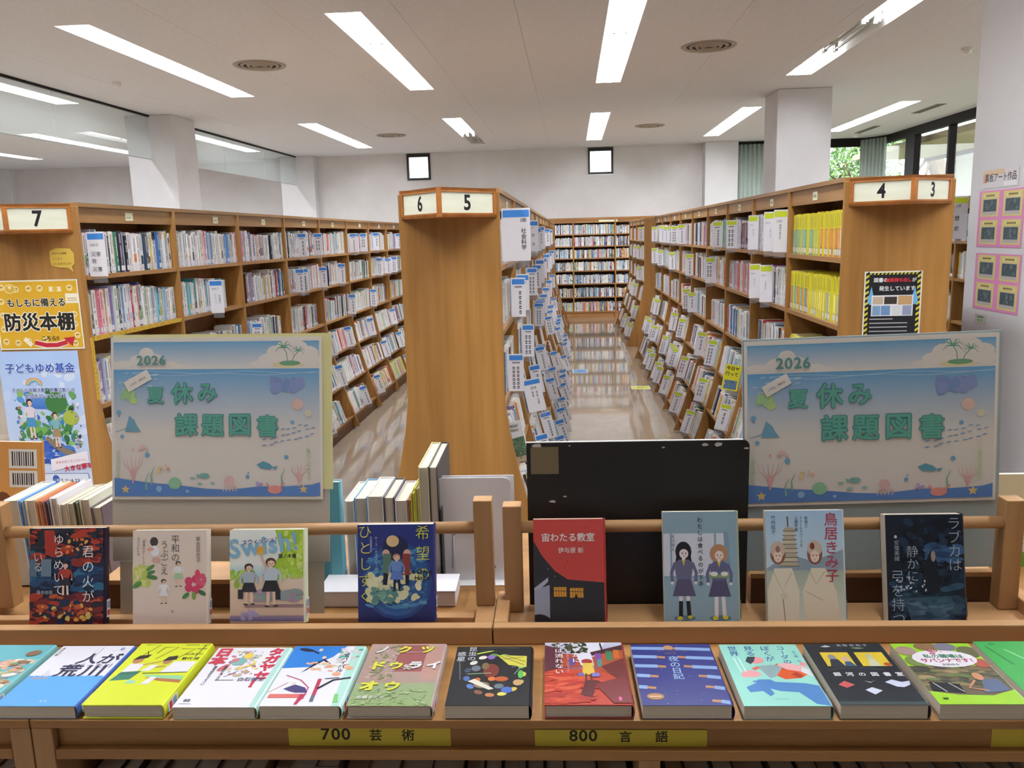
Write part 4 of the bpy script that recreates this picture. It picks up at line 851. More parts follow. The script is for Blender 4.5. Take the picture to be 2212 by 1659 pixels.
U.append(('宙', ['red and black cover with two lit windows, leftmost on the right rack'], '#c04640', '#b03c38',
  [('r', 0, 0, 1, 1, '#2e3036'), ('p', [(0, .8), (.12, .66), (.3, .52), (.48, .44), (1, .41), (1, 1), (0, 1)], '#c84a46'), ('s', .3, .5, .95, .95, 9, .03, ['#b23e3c', '#b8423e'], 3), ('p', [(0, .3), (.0, .36), (.2, .46), (.2, .42)], '#aab0c2'), ('p', [(0, .07), (.22, .0), (.22, .39), (0, .34)], '#9a9fb4'), ('e', .06, .02, .2, .1, '#26272c'), ('r', .28, .28, .46, .37, '#d89a3c'), ('r', .51, .27, .7, .36, '#d89a3c')]+
  [('l', [(.28+i*.036, .28), (.28+i*.036, .37)], .006, '#2e3036') for i in range(1, 5)]+[('l', [(.51+i*.038, .27), (.51+i*.038, .36)], .006, '#2e3036') for i in range(1, 5)]+[('l', [(.28, .335), (.7, .325)], .008, '#2e3036'), ('p', [(.57, .27), (.6, .31), (.62, .27)], '#26221c'), ('e', .2, .54, .005, .004, '#e0e0e6'), ('e', .3, .47, .005, .004, '#e0e0e6'),
   ('t', '宙わたる教室', .11, .8, .128, '#e9e4e2', {'wt': .018}), ('t', '伊与原 新', .35, .69, .085, '#e6e0de', {'wt': .012})], None))
U.append(('わ', ['grey-blue cover with two girls in uniform, second on the right rack'], '#8fa8b6', '#a8b4a0',
  [('r', 0, 0, 1, 1, '#8fa9b8'), ('r', .0, .44, .88, .81, '#d3d6e2'), ('p', [(.0, .44), (.1, .44), (.08, .81), (0, .81)], '#d3d6e2'), ('r', .09, .4, .115, .82, '#8fa9b8'), ('r', .69, .55, .72, .82, '#8fa9b8'), ('p', [(.84, .42), (.92, .42), (.88, .82), (.82, .82)], '#7f9cb0'), ('e', .27, .07, .15, .025, '#5f7f92'), ('e', .75, .07, .15, .025, '#5f7f92')]+
  [('e', .27, .65, .11, .09, '#24242a'), ('p', [(.15, .53), (.19, .68), (.35, .68), (.39, .53)], '#24242a')]+fig(.27, .07, .64, '#24242a', '#6a6a86', '#5a5672', '#e8dcdc', '#e2dade')+[('l', [(.217, .08), (.222, .22)], .055, '#222228'), ('l', [(.332, .09), (.32, .22)], .055, '#222228'), ('e', .205, .07, .04, .018, '#d8c84a'), ('e', .345, .08, .035, .015, '#d8c84a')]+
  [('e', .75, .63, .125, .085, '#b98a68')]+fig(.75, .07, .62, '#b98a68', '#66668a', '#565272', '#ead8d2', '#e6dede')+[('r', .61, .42, .89, .45, '#8aa070'), ('e', .68, .455, .05, .02, '#e8e4dc'), ('e', .82, .455, .05, .02, '#e8e4dc'), ('p', [(.73, .56), (.77, .56), (.75, .51)], '#d8c84a'), ('p', [(.25, .58), (.29, .58), (.27, .52)], '#d8c84a'), ('e', .686, .07, .04, .018, '#d8c84a'), ('e', .823, .075, .04, .018, '#d8c84a'),
   ('t', 'わたしは食べるのが下手', .5, .95, .075, '#2c2c34', {'v': True, 'gap': 1.16, 'wt': .01}), ('t', '天川栄人', .13, .8, .055, '#4a4a54', {'v': True, 'gap': 1.05})], None))
pag = []
for i in range(9): pag += [('p', [(.22-.05+.006*i, .52+i*.038), (.42-.004*i, .52+i*.038), (.40-.006*i, .55+i*.038), (.19+.008*i, .55+i*.038)], '#c9bda8' if i % 2 else '#b8aa94'), ('l', [(.17+.007*i, .518+i*.038), (.43-.005*i, .518+i*.038)], .012, '#7f7464')]
U.append(('鳥', ['pale blue cover with pagoda, third on the right rack'], '#b9cfe0', '#c9d3da',
  [('r', 0, .4, 1, 1, '#c9dae4', '#a9c8e6'), ('p', [(0, .5), (.3, .62), (.6, .56), (1, .66), (1, .3), (0, .3)], '#8f9fae'), ('r', 0, 0, 1, .48, '#d8dcd0', '#a9b4a4')]+pag+[('l', [(.29, .86), (.285, .95)], .02, '#6f665a')]+
  [('p', [(.02, 0), (.4, 0), (.42, .3), (.33, .5), (.1, .5), (.0, .3)], '#e2d8c4'), ('p', [(.5, 0), (.95, 0), (.9, .3), (.76, .5), (.58, .5), (.46, .3)], '#e0d4bf'), ('e', .15, .62, .1, .085, '#8a5a4c'), ('e', .15, .66, .095, .075, '#c9b4a2'), ('e', .15, .6, .055, .05, '#e6cdbb'), ('e', .63, .62, .1, .09, '#8a5a50'), ('e', .63, .67, .095, .07, '#cdb8a8'), ('e', .63, .6, .058, .052, '#e8d0c0'), *[('e', x_+d_, .61, .008, .006, '#4a3a34') for x_ in (.15, .63) for d_ in (-.022, .022)], ('l', [(.14, .575), (.16, .575)], .008, '#b07468'), ('l', [(.62, .572), (.64, .572)], .008, '#b07468'), ('l', [(.2, .25), (.23, .0)], .012, '#8a8274'), ('e', .22, .26, .05, .03, '#d8ccbc'),
   ('l', [(.08, .48), (.2, .3), (.32, .46)], .008, '#a89c88'), ('l', [(.55, .48), (.64, .36), (.75, .47)], .008, '#a89c88'), ('l', [(.5, .3), (.72, .22)], .008, '#a89c88'), ('e', .15, .665, .03, .03, '#9a7468'), ('e', .6, .69, .03, .03, '#7f3c3a'),
   ('t', '鳥居きみ子', .85, .98, .185, '#b5384c', {'v': True, 'wt': .006, 'gap': 1.0}), ('t', '竹内紘子', .1, .96, .062, '#40464e', V), ('t', '家族と', .53, .95, .05, '#4a5a5a', V), ('t', 'フィールドワークを', .46, .95, .045, '#4a5a5a', V), ('t', '人類学者', .4, .95, .05, '#4a5a5a', V)], None))
U.append(('ラ', ['dark navy cover with pale title, rightmost on the right rack'], '#161c2c', '#141a28',
  [('r', 0, 0, 1, 1, '#18202f'), ('s', .1, .05, .95, .45, 60, .1, ['#223850', '#2a4460', '#1c2c42', '#34506c'], 3, 1.6), ('s', .2, .4, 1, .95, 60, .1, ['#17202e', '#1d2c40', '#22364e', '#141a26'], 4), ('s', .55, .55, .95, .72, 14, .08, ['#33507a', '#3c5c86', '#28406a'], 5, 1.8), ('p', [(.42, .28), (.68, .28), (.66, .55), (.58, .68), (.48, .55)], '#1a1e2c'), ('e', .6, .62, .03, .05, '#9a8a86'), ('p', [(.2, .24), (.8, .26), (.95, .1), (.3, .02)], '#3a5468'), ('s', .3, .03, .8, .22, 20, .06, ['#42607a', '#54708a', '#2c465e'], 6, 2), ('s', .1, .3, .5, .45, 10, .03, ['#a8b4c8', '#c8ced8'], 7), ('e', .12, .8, .02, .015, '#b9c4d0'),
   ('t', 'ラブカは', .88, .98, .185, '#aab6c8', {'v': True, 'wt': -.012, 'gap': .98}), ('t', '静かに', .33, .72, .165, '#b4bece', {'v': True, 'wt': -.012, 'gap': .98}), ('t', '弓を持つ', .13, .5, .185, '#aeb8c8', {'v': True, 'wt': -.012, 'gap': 1.0}), ('t', '安壇美緒', .13, .77, .07, '#9aa6b8', V)], None))
UPX = [(65, 230, 1143), (288, 452, 1147), (498, 662, 1147), (775, 942, 1137), (1155, 1312, 1125), (1437, 1602, 1110), (1660, 1832, 1107), (1920, 2093, 1117)]
LEAN = .215
UT = [.017, .016, .022, .026, .017, .018, .016, .026]
for i, (key, (lab,), cov, spn, ops, _) in enumerate(U):
    xl, xr, yt = UPX[i]; qb = 1.447; zb = ZD+(.0183 if i < 4 else .0083); yb = 1358 if i < 4 else 1338
    pa, pb = hq(xl, yb, qb)[0], hq(xr, yb, qb)[0]; w = pb-pa; w = min(max(w, .13), .15)
    zt = hq((xl+xr)/2, yt, qb+.205*math.sin(LEAN))[1]; h = (zt-zb)/math.cos(LEAN)
    display_book('display_book', 'upright book, '+lab, w, h, UT[i], ops, cov, spn, fg((pa+pb)/2, qb, zb+UT[i]*math.sin(LEAN)), (-LEAN, 0, TH), group='upright books on the easel racks')

# flat books: (front-left x, front-right x, front y, back y, thickness)
FLT = [
 (-240, -38, 1531, 1398, .022, 'teal picture cover with animals, half out of view at the left edge', '#63b4c0', '#7ab8bc',
  [('r', 0, 0, 1, 1, '#68b8c4'), ('s', .0, .1, 1, .7, 50, .09, ['#a8b86a', '#c9c08a', '#8fb078', '#d8b49a', '#b9986a', '#d8cfc0'], 2), ('s', .3, .3, .95, .75, 24, .07, ['#d8a48c', '#e0c0a8', '#8a6a4c', '#e9e4da', '#7a8a9a'], 3, 1.6), ('e', .86, .84, .09, .05, '#8a6a50', 12, .4)]),
 (-22, 160, 1531, 1400, .022, 'white cover over a blue lower half', '#5aa8f0', '#3f5fa8',
  [('r', 0, .0, 1, .46, '#58a6ee'), ('r', 0, .46, 1, 1, '#e6e4ee')]+[('e', .03+i*.083, .455, .045, .02, '#58a6ee') for i in range(12)]+[('l', [(.78, .9), (.86, .92), (.97, .9)], .006, '#9aa0b0'), ('e', .88, .94, .03, .03, '#8a9ac0'), ('l', [(.6, .97), (.6, .8)], .012, '#a0a0ac'), ('l', [(.54, .95), (.54, .76)], .008, '#b0b0bc'), ('p', [(.05, .45), (.3, .45), (.27, .41), (.08, .41)], '#8fa0c0'), ('l', [(.17, .44), (.19, .56)], .008, '#8a94a8'), ('p', [(.2, .46), (.27, .46), (.21, .56)], '#c9ccd8'),
   ('t', '人が', .42, .69, .25, '#23284c', {'wt': .03, 'gap': 1.0}), ('t', 'つくった川', .38, .61, .105, '#2c3050', {'wt': .01}), ('t', '荒川', .3, .48, .27, '#23284c', {'wt': .03, 'gap': 1.1}), ('t', '長谷川敦', .05, .97, .05, '#4a4a5c', {'v': True}), ('t', 'もも', .5, .06, .05, '#c9e0f8', {'wt': .01})]),
 (173, 352, 1525, 1392, .024, 'bright yellow cover with two running figures', '#d6e02a', '#c9d42c',
  [('r', 0, 0, 1, 1, '#d9e32c')]+[('l', a, .014, '#2c2c22') for a in ([(.1, .97), (.3, .97), (.15, .74)], [(.2, .86), (.27, .76)], [(.4, .93), (.35, .82)], [(.4, .93), (.58, .93), (.4, .72)], [(.66, .97), (.85, .97)], [(.64, .9), (.84, .9), (.7, .74)], [(.9, .96), (1.0, .98)], [(.86, .9), (1.0, .9)], [(.95, .97), (.92, .76)])]+
  [('p', [(.1, .5), (.3, .52), (.32, .64), (.12, .64)], '#eae8f0'), ('l', [(.3, .62), (.52, .68)], .03, '#c08a5a'), ('e', .18, .7, .07, .06, '#b8835c'), ('p', [(.1, .7), (.28, .74), (.3, .8), (.14, .78)], '#2a2420'), ('p', [(.05, .36), (.3, .38), (.36, .52), (.1, .5)], '#3f7f6c'), ('l', [(.08, .47), (.34, .49)], .012, '#24383a'), ('p', [(.34, .52), (.46, .52), (.52, .62), (.42, .62)], '#eae8f0'), ('p', [(.28, .32), (.4, .32), (.42, .36), (.3, .37)], '#9ad0c0'),
   ('p', [(.62, .5), (.98, .5), (1, .68), (.7, .68)], '#eceaf2'), ('e', .6, .68, .06, .05, '#b8835c'), ('p', [(.52, .68), (.7, .71), (.68, .78), (.56, .76)], '#2a2420'), ('l', [(.62, .6), (.5, .58)], .035, '#c08a5a'), ('p', [(.4, .46), (.98, .44), (1, .36), (.6, .4)], '#8fd0a0'), ('p', [(.45, .42), (.98, .38), (1, .33), (.7, .36)], '#b8704a'), ('l', [(.4, .48), (.98, .5)], .02, '#24342c'), ('p', [(.5, .32), (.6, .32), (.64, .42), (.56, .43)], '#eceaf2'), ('l', [(.46, .31), (.62, .31)], .016, '#d8d8e0'),
   ('t', 'SCRATCH', .76, .79, .06, '#3a3a2a', {'wt': .02}), ('t', '歌代 朔', .76, .71, .065, '#3a3a2a', {'wt': .02})]),
 (363, 548, 1538, 1407, .02, 'white cover with red katakana title and small cartoons', '#e9e7ee', '#b9ddd4',
  [('r', 0, 0, 1, 1, '#e9e7f0'), ('r', .93, 0, 1, 1, '#b4dcd4'), ('s', .3, .5, .78, .93, 34, .05, ['#e8cf6a', '#7fb8b8', '#c87a8a', '#d8a0a8', '#8a6a8a', '#c9c0d0', '#9ac0a0', '#e0b898'], 5), ('e', .42, .74, .1, .07, '#7fb4b4'), ('e', .5, .84, .07, .05, '#e6d060'), ('e', .27, .63, .05, .07, '#c86a72', 12, -.5), ('e', .36, .76, .05, .04, '#c87a80'), ('l', [(.45, .6), (.66, .7)], .04, '#e0c858'), ('l', [(.36, .47), (.5, .58)], .01, '#8a8ab0'), ('e', .6, .56, .06, .02, '#b8a890'), ('e', .52, .5, .06, .02, '#c0b090'),
   ('t', '日本', .13, .985, .2, '#c8324e', {'v': True, 'wt': .06, 'gap': .95}), ('t', 'タガヤセ！', .84, .985, .185, '#c8324e', {'v': True, 'wt': .05, 'gap': .92}), ('t', '農業のすごさが', .3, .66, .045, '#3c3c50', {'v': True, 'wt': .02}), ('t', '農家はめちゃすごい', .16, .66, .045, '#3c3c50', {'v': True, 'wt': .02}), ('t', '白石優生', .56, .41, .08, '#4a4664', {'wt': .01}), ('l', [(.3, .42), (.52, .42)], .012, '#8a8898'), ('e', .1, .1, .02, .02, '#6a6a74'), ('e', .14, .1, .02, .02, '#6a6a74'), ('l', [(.05, .05), (.2, .05)], .008, '#b0b0b8')]),
 (552, 732, 1537, 1405, .022, 'white and blue cover with figures in dark suits flying about', '#e6e6f0', '#b8e0d8',
  [('r', 0, 0, 1, 1, '#e8e8f2'), ('p', [(0, .6), (.35, .62), (.62, .8), (.75, 1), (0, 1)], '#2f80d8'), ('p', [(.9, .0), (1, 0), (1, 1), (.86, 1)], '#b4e0d6'), ('e', .2, .93, .12, .03, '#23264a', 10, -.3), ('l', [(.28, .92), (.4, .86)], .03, '#23264a'), ('e', .4, .93, .03, .025, '#e0c8b8'), ('p', [(.28, .52), (.34, .56), (.55, .76), (.44, .72)], '#23264a'), ('l', [(.5, .76), (.62, .68)], .035, '#23264a'), ('e', .5, .79, .03, .025, '#e0c8b8'), ('s', .3, .55, .95, .72, 12, .05, ['#e8a880', '#e09a78', '#c8d0c0', '#eab898'], 3, 1.6), ('s', .7, .75, .98, .95, 9, .06, ['#e0c4cc', '#4fae98', '#e8d0d8'], 5),
   ('l', [(.12, .48), (.35, .4), (.5, .28), (.5, .1)], .018, '#c84a6a'), ('p', [(.18, .26), (.3, .33), (.46, .28), (.52, .2), (.36, .2), (.28, .22)], '#4a3f78'), ('e', .28, .34, .03, .025, '#e8d0c4'), ('r', .04, .12, .44, .18, '#d8706a'), ('p', [(.44, .18), (.52, .18), (.46, .02), (.42, .02)], '#c03a5a'), ('p', [(.6, .06), (.65, .06), (.62, .42), (.57, .42)], '#c03a58'), ('p', [(.6, .06), (.65, .06), (.64, .16), (.59, .16)], '#6a7484'), ('p', [(.9, .05), (.97, .05), (.93, .18), (.88, .18)], '#7fc87a'), ('l', [(.62, .26), (.78, .4), (1, .44)], .04, '#20243c'), ('l', [(.66, .42), (.84, .44)], .02, '#20243c'), ('e', .78, .5, .06, .03, '#e8a880'), ('e', .92, .6, .05, .03, '#e8a880'), ('l', [(.0, .2), (.2, .36)], .01, '#c0506a'), ('t', 'サバイバル', .8, .86, .085, '#33364a', {'v': True, 'wt': .02})]),
 (742, 932, 1537, 1400, .022, 'dusty pink and green cover with yellow and white katakana', '#a88a84', '#a89690',
  [('r', 0, 0, 1, .36, '#8fa870', '#9aa884'), ('r', 0, .34, 1, 1, '#a88f86', '#b89a92'), ('r', .4, .52, .78, .98, '#9a5a58'), ('r', .78, .4, .98, .95, '#b88f84'), ('s', .1, .4, .42, .98, 40, .05, ['#8a8a68', '#9a9478', '#7f8460', '#c8a8a0'], 3), ('s', .05, .0, .95, .25, 40, .04, ['#88a468', '#98b078', '#a8b888'], 4), ('s', .55, .55, .8, .62, 8, .03, ['#d8ccc4', '#b8a898'], 5), ('l', [(.5, .84), (.76, .84)], .008, '#d8d0cc'), ('l', [(.5, .58), (.76, .58)], .008, '#d8d0cc'),
   ('t', 'ノ', .08, .84, .2, '#e6e6e8', {'wt': .05}), ('t', 'ク', .38, .84, .2, '#d8d84a', {'wt': .05}), ('t', 'ツ', .68, .84, .2, '#d8d84a', {'wt': .05}), ('t', 'ド', .08, .56, .22, '#d8d84a', {'wt': .055}), ('t', 'ウ', .33, .56, .2, '#d8d84a', {'wt': .05}), ('t', 'ラ', .58, .57, .2, '#e6e6e8', {'wt': .05}), ('t', 'イ', .82, .57, .2, '#e6e6e8', {'wt': .05}), ('t', 'オ', .06, .23, .24, '#d8d84a', {'wt': .055}), ('t', 'ウ', .36, .23, .22, '#d8d84a', {'wt': .05}), ('t', '佐藤まどか', .08, .1, .07, '#e6e8e4', {'wt': .01})]),
 (960, 1148, 1528, 1400, .023, 'black cover with a wheel of colourful insects', '#1d1f24', '#1a1c20',
  [('r', 0, 0, 1, 1, '#1d1f24')]+[('e', .55+.36*math.cos(a), .5+.34*math.sin(a), .06, .03, c, 10, a+1.5) for a, c in [(i*.42, ['#c9c84a', '#9ac050', '#6aa848', '#8fc060', '#5a9a48', '#e6e2d8', '#d8d6cc', '#3a4a60', '#4a6aa8', '#5a7ac0', '#8a5a48', '#c07a4a', '#d8d060', '#c9b850', '#a8b84a'][i]) for i in range(15)]]+
  [('p', [(.55, .84), (.95, .82), (.95, .62), (.72, .66)], '#cfc84e'), ('l', [(.58, .83), (.92, .66)], .01, '#1d1f24'), ('l', [(.66, .83), (.93, .72)], .01, '#1d1f24'), ('l', [(.62, .76), (.9, .8)], .01, '#1d1f24'), ('e', .5, .56, .1, .12, '#7a3430'), ('e', .3, .6, .06, .05, '#6a7482'), ('e', .42, .64, .05, .06, '#7a6444'), ('e', .34, .4, .04, .04, '#c86a3a'), ('e', .52, .42, .05, .035, '#d8783c'), ('e', .64, .42, .09, .04, '#b85a30'), ('e', .4, .32, .1, .05, '#8a7a5c'), ('e', .85, .36, .06, .05, '#c8a070'), ('e', .62, .3, .06, .04, '#6a7a82'), ('e', .72, .24, .07, .05, '#4a6ac0'), ('e', .48, .8, .05, .04, '#8a6ac0'), ('e', .88, .5, .035, .07, '#5ab858'), ('l', [(.76, .62), (.9, .66), (.8, .5)], .008, '#b8d8d0'), ('l', [(.2, .5), (.5, .52)], .012, '#a8d0a0'), ('p', [(.22, .38), (.5, .24), (.56, .26), (.3, .42)], '#dcd8cc'), ('l', [(.28, .86), (.5, .92)], .03, '#b8cc4a'),
   ('t', '昆虫の', .22, .99, .105, '#d8dce0', {'v': True}), ('t', '惑星', .08, .9, .11, '#d8dce0', {'v': True}), ('l', [(.32, .97), (.85, .97)], .012, '#5a5e64'), ('l', [(.32, .92), (.55, .92)], .012, '#5a5e64'), ('l', [(.07, .72), (.12, .4)], .012, '#6a6e74')]),
 (1176, 1372, 1528, 1392, .024, 'red cover with a slum street and a woman carrying buckets', '#a83a30', '#8a3434',
  [('r', 0, 0, 1, .6, '#b83c2c', '#b84a34'), ('r', 0, .55, 1, 1, '#8a5a78', '#c8c8e0'), ('p', [(.4, .6), (.62, .6), (.78, 1), (.3, 1)], '#dcdcea'), ('s', .1, .82, .55, 1, 34, .05, ['#2f3a26', '#3f4a2e', '#50583a', '#28301f'], 3), ('p', [(0, .5), (.2, .56), (.22, .88), (0, .95)], '#5a2a38'), ('p', [(.2, .56), (.46, .58), (.4, .78), (.22, .8)], '#a8442c'), ('r', .3, .6, .38, .72, '#5a4a90'), ('p', [(.6, .74), (1, .9), (1, .4), (.72, .5), (.62, .6)], '#a8502c'), ('p', [(.58, .82), (1, .95), (1, .86), (.6, .76)], '#4a2a30'), ('r', .64, .68, .72, .8, '#7a4aa0'), ('r', .78, .68, .86, .84, '#3f7a5a'), ('r', .66, .58, .72, .7, '#4a8a8a'), ('r', .88, .72, .95, .86, '#c8682c'), ('p', [(.7, .58), (1, .72), (1, .3), (.8, .46)], '#6a2a28'), ('s', .02, .02, .6, .48, 40, .09, ['#c84830', '#b83828', '#d05a3c', '#a83028'], 5, 2), ('p', [(.5, .36), (.64, .34), (.56, .1), (.42, .14)], '#5a2024'), ('e', .58, .32, .1, .04, '#5a2024'), ('p', [(.6, .3), (1, .42), (1, .02), (.8, .02)], '#782c30'),
   ('e', .53, .66, .07, .04, '#a83a34'), ('p', [(.46, .44), (.62, .44), (.6, .63), (.48, .63)], '#d8b84a'), ('l', [(.5, .34), (.51, .46)], .025, '#5a3a2c'), ('l', [(.57, .34), (.57, .46)], .025, '#5a3a2c'), ('r', .41, .42, .48, .47, '#6a6ab0'), ('r', .58, .41, .67, .47, '#7a7ac0'), ('e', .88, .08, .02, .03, '#d85a9a'), ('l', [(.72, .98), (.74, .84)], .02, '#2a2a34'),
   ('t', '水は流れない', .18, .97, .1, '#e9e4e6', {'v': True, 'wt': .01, 'gap': 1.1}), ('t', 'スラムに', .4, .98, .1, '#e9e4e6', {'v': True, 'wt': .01, 'gap': 1.1}), ('t', 'ヴァルシャ・バジャージ', .29, .84, .04, '#d8d0d8', V)]),
 (1389, 1590, 1530, 1396, .023, 'deep blue cover with reaching arms from both sides', '#2f347e', '#2c3176',
  [('r', 0, 0, 1, 1, '#30357e')]+sum([[('l', [(0, y0), (xa, y0-.01)], .075, '#8aa8d8'), ('l', [(xa, y0-.01), (xa+.1, y0-.02)], .05, '#b8845c'), ('l', [(xb, y1), (1, y1-.02)], .075, '#86a4d4'), ('l', [(xb-.1, y1+.01), (xb, y1)], .05, '#b8845c')] for xa, y0, xb, y1 in ((.42, .93, .56, .92), (.3, .78, .66, .76), (.28, .62, .7, .6), (.16, .46, .84, .44), (.1, .28, .88, .27), (-.2, .1, .9, .06))], [])+[('e', .47, .94, .06, .035, '#c89468'), ('s', 0, 0, 1, 1, 26, .006, ['#9aa4d8', '#c8cce8'], 4), ('e', .17, .13, .1, .05, '#a8784a'), ('l', [(.1, .13), (.24, .13)], .02, '#d8c8a8'), ('t', '夜の日記', .5, .78, .12, '#a9c8f0', {'v': True, 'wt': .006, 'gap': .98}), ('t', 'ヴィーラ・ヒラナンダニ', .32, .86, .035, '#b08a6a'), ('t', '山田文 訳', .4, .82, .035, '#b08a6a')]),
 (1614, 1812, 1541, 1404, .022, 'mint cover with a figure in orange and a blue shadow', '#94d6c8', '#8ab8c0',
  [('r', 0, 0, 1, 1, '#98d8ca'), ('p', [(.12, .28), (.25, .34), (.3, .4), (.45, .4), (.5, .36), (.85, .34), (1, .3), (1, .0), (.85, .03), (.72, .2), (.5, .22), (.4, .26), (.42, .18), (.36, .14), (.3, .22), (.14, .2)], '#4f82c0'), ('p', [(.35, .34), (.22, .36), (.24, .38), (.38, .38)], '#4f82c0'), ('p', [(.5, .5), (.62, .66), (.86, .6), (.98, .5), (.84, .42), (.64, .4)], '#d85a2a'), ('p', [(.36, .62), (.6, .64), (.68, .6), (.54, .44), (.46, .42)], '#8fa8ac'), ('p', [(.62, .64), (.75, .68), (.98, .6), (.9, .52), (.72, .56)], '#e8b0b4'), ('p', [(.92, .6), (1, .56), (1, .44), (.88, .52)], '#d8dce0'), ('e', .38, .72, .11, .06, '#e8949a'), ('p', [(.25, .7), (.3, .78), (.4, .78), (.36, .7), (.3, .65)], '#3a444e'), ('p', [(.12, .48), (.2, .56), (.36, .52), (.38, .48), (.3, .44), (.14, .43)], '#e8a0a4'), ('l', [(.3, .56), (.38, .6)], .06, '#d86a5a'), ('l', [(.92, .66), (1, .64)], .08, '#e8949a'), ('p', [(.74, .48), (.82, .52), (.88, .46), (.82, .42)], '#b03a28'),
   ('t', 'コーダの', .78, .97, .1, '#3f5f9a', {'v': True, 'wt': .012, 'gap': 1.0}), ('t', 'ぼくが', .58, .97, .115, '#3f5f9a', {'v': True, 'wt': .012, 'gap': 1.0}), ('t', '見る', .36, .97, .115, '#3f5f9a', {'v': True, 'wt': .012, 'gap': 1.0}), ('t', '世界', .15, .97, .115, '#3f5f9a', {'v': True, 'wt': .012, 'gap': 1.0}), ('t', '五十嵐 大', .93, .88, .05, '#4a6a9a', V), ('l', [(.18, .76), (.2, .52)], .02, '#c8ece4'), ('l', [(.12, .76), (.14, .52)], .02, '#c8ece4'), ('l', [(.4, .1), (.56, .1)], .01, '#7aa8b0')]),
 (1822, 2020, 1532, 1397, .024, 'dark cover with two yellow train windows and floating books', '#20242c', '#5a5f62',
  [('r', 0, 0, 1, 1, '#21252d'), ('r', 0, 0, 1, .05, '#3c4a4c'), ('r', .14, .6, .5, .84, '#d8bc34'), ('r', .58, .6, .94, .84, '#d8bc34'), ('e', .26, .75, .05, .05, '#8a8a90'), ('p', [(.18, .6), (.36, .6), (.32, .72), (.22, .72)], '#2c3440'), ('e', .42, .72, .045, .045, '#c8a898'), ('p', [(.36, .6), (.5, .6), (.46, .68), (.39, .68)], '#3c5a7a'), ('e', .74, .76, .045, .05, '#b8b89a'), ('p', [(.66, .6), (.82, .6), (.78, .72), (.7, .72)], '#c8c8a8'), ('e', .9, .63, .05, .03, '#a8502c'), ('p', [(.12, .3), (.22, .36), (.32, .3), (.2, .25)], '#c85a5a'), ('p', [(.46, .36), (.52, .33), (.6, .37), (.53, .34)], '#e0d8d0'), ('p', [(.4, .22), (.5, .26), (.6, .21), (.48, .15)], '#d0d4e6'), ('p', [(.7, .34), (.8, .38), (.9, .34), (1, .36), (.98, .3), (.88, .26), (.8, .27)], '#c8cce4'), ('p', [(.2, .94), (.28, .97), (.34, .94), (.26, .93)], '#b8c4c8'), ('p', [(.58, .92), (.68, .93), (.76, .91), (.66, .9)], '#7a9a6a'), ('s', 0, 0, 1, 1, 16, .004, ['#5a7a8a', '#8aa0a8'], 4),
   ('t', '名取佐和子', .42, .95, .055, '#c9ccd2', {'gap': 1.4}), ('t', '銀河の図書室', .14, .44, .085, '#e4e4e6', {'wt': .02, 'gap': 1.62}), ('l', [(.1, .53), (.3, .57), (.55, .57), (.8, .54)], .006, '#6a7078')]),
 (2036, 2236, 1527, 1394, .025, 'lime green cover with savanna photographs and an oval title', '#9ed22c', '#c8c8b8',
  [('r', 0, 0, 1, 1, '#9ccf2e'), ('p', [(.0, .2), (.3, .14), (.7, .13), (1, .22), (1, .6), (0, .6)], '#6a5f4c'), ('s', .05, .3, .95, .58, 44, .08, ['#7a6a52', '#8a7a58', '#5a5a44', '#a08a68', '#4a4a40', '#6a7a4a'], 3, 2), ('p', [(.04, .2), (.4, .16), (.42, .3), (.08, .34)], '#1f2226'), ('l', [(.12, .32), (.2, .18)], .014, '#c8ccd0'), ('l', [(.3, .32), (.4, .18)], .012, '#c8ccd0'), ('p', [(.62, .16), (.95, .2), (.92, .38), (.74, .38)], '#5a6a8a'), ('e', .72, .42, .06, .06, '#c88a6a'), ('l', [(.64, .36), (.5, .24), (.7, .2)], .03, '#c88a6a'), ('e', .12, .86, .13, .08, '#a88a84'), ('e', .42, .94, .15, .07, '#8a6a4a'), ('e', .66, .93, .14, .07, '#7a7a88'), ('e', .9, .84, .14, .1, '#6a6a4a'), ('e', .14, .68, .13, .09, '#7a8a4a'), ('e', .92, .64, .1, .08, '#b05a48'), ('e', .52, .72, .4, .15, '#e4dfe9'), ('s', .4, .8, .56, .88, 8, .03, ['#a84a6a', '#c87a8a'], 5),
   ('t', '私の職場は', .28, .735, .09, '#3f7a5a', {'wt': .03, 'gap': 1.0}), ('t', 'サバンナです！', .2, .66, .092, '#a83a58', {'wt': .03}), ('t', '太田ゆか', .42, .6, .05, '#4a5a4a', {'wt': .02}), ('e', .1, .08, .015, .015, '#3a4a2a'), ('e', .13, .08, .015, .015, '#3a4a2a')]),
 (2252, 2450, 1531, 1391, .024, 'plain green cover at the right edge', '#3aa850', '#8a8a7a',
  [('r', 0, 0, 1, 1, '#3fac54'), ('l', [(.1, .92), (.22, .6)], .02, '#24683a'), ('l', [(.3, .86), (.46, .66)], .03, '#8fd8a0'), ('e', .2, .95, .05, .02, '#2f8a44')]),
]
MAT_NOW[0] = DIMMED
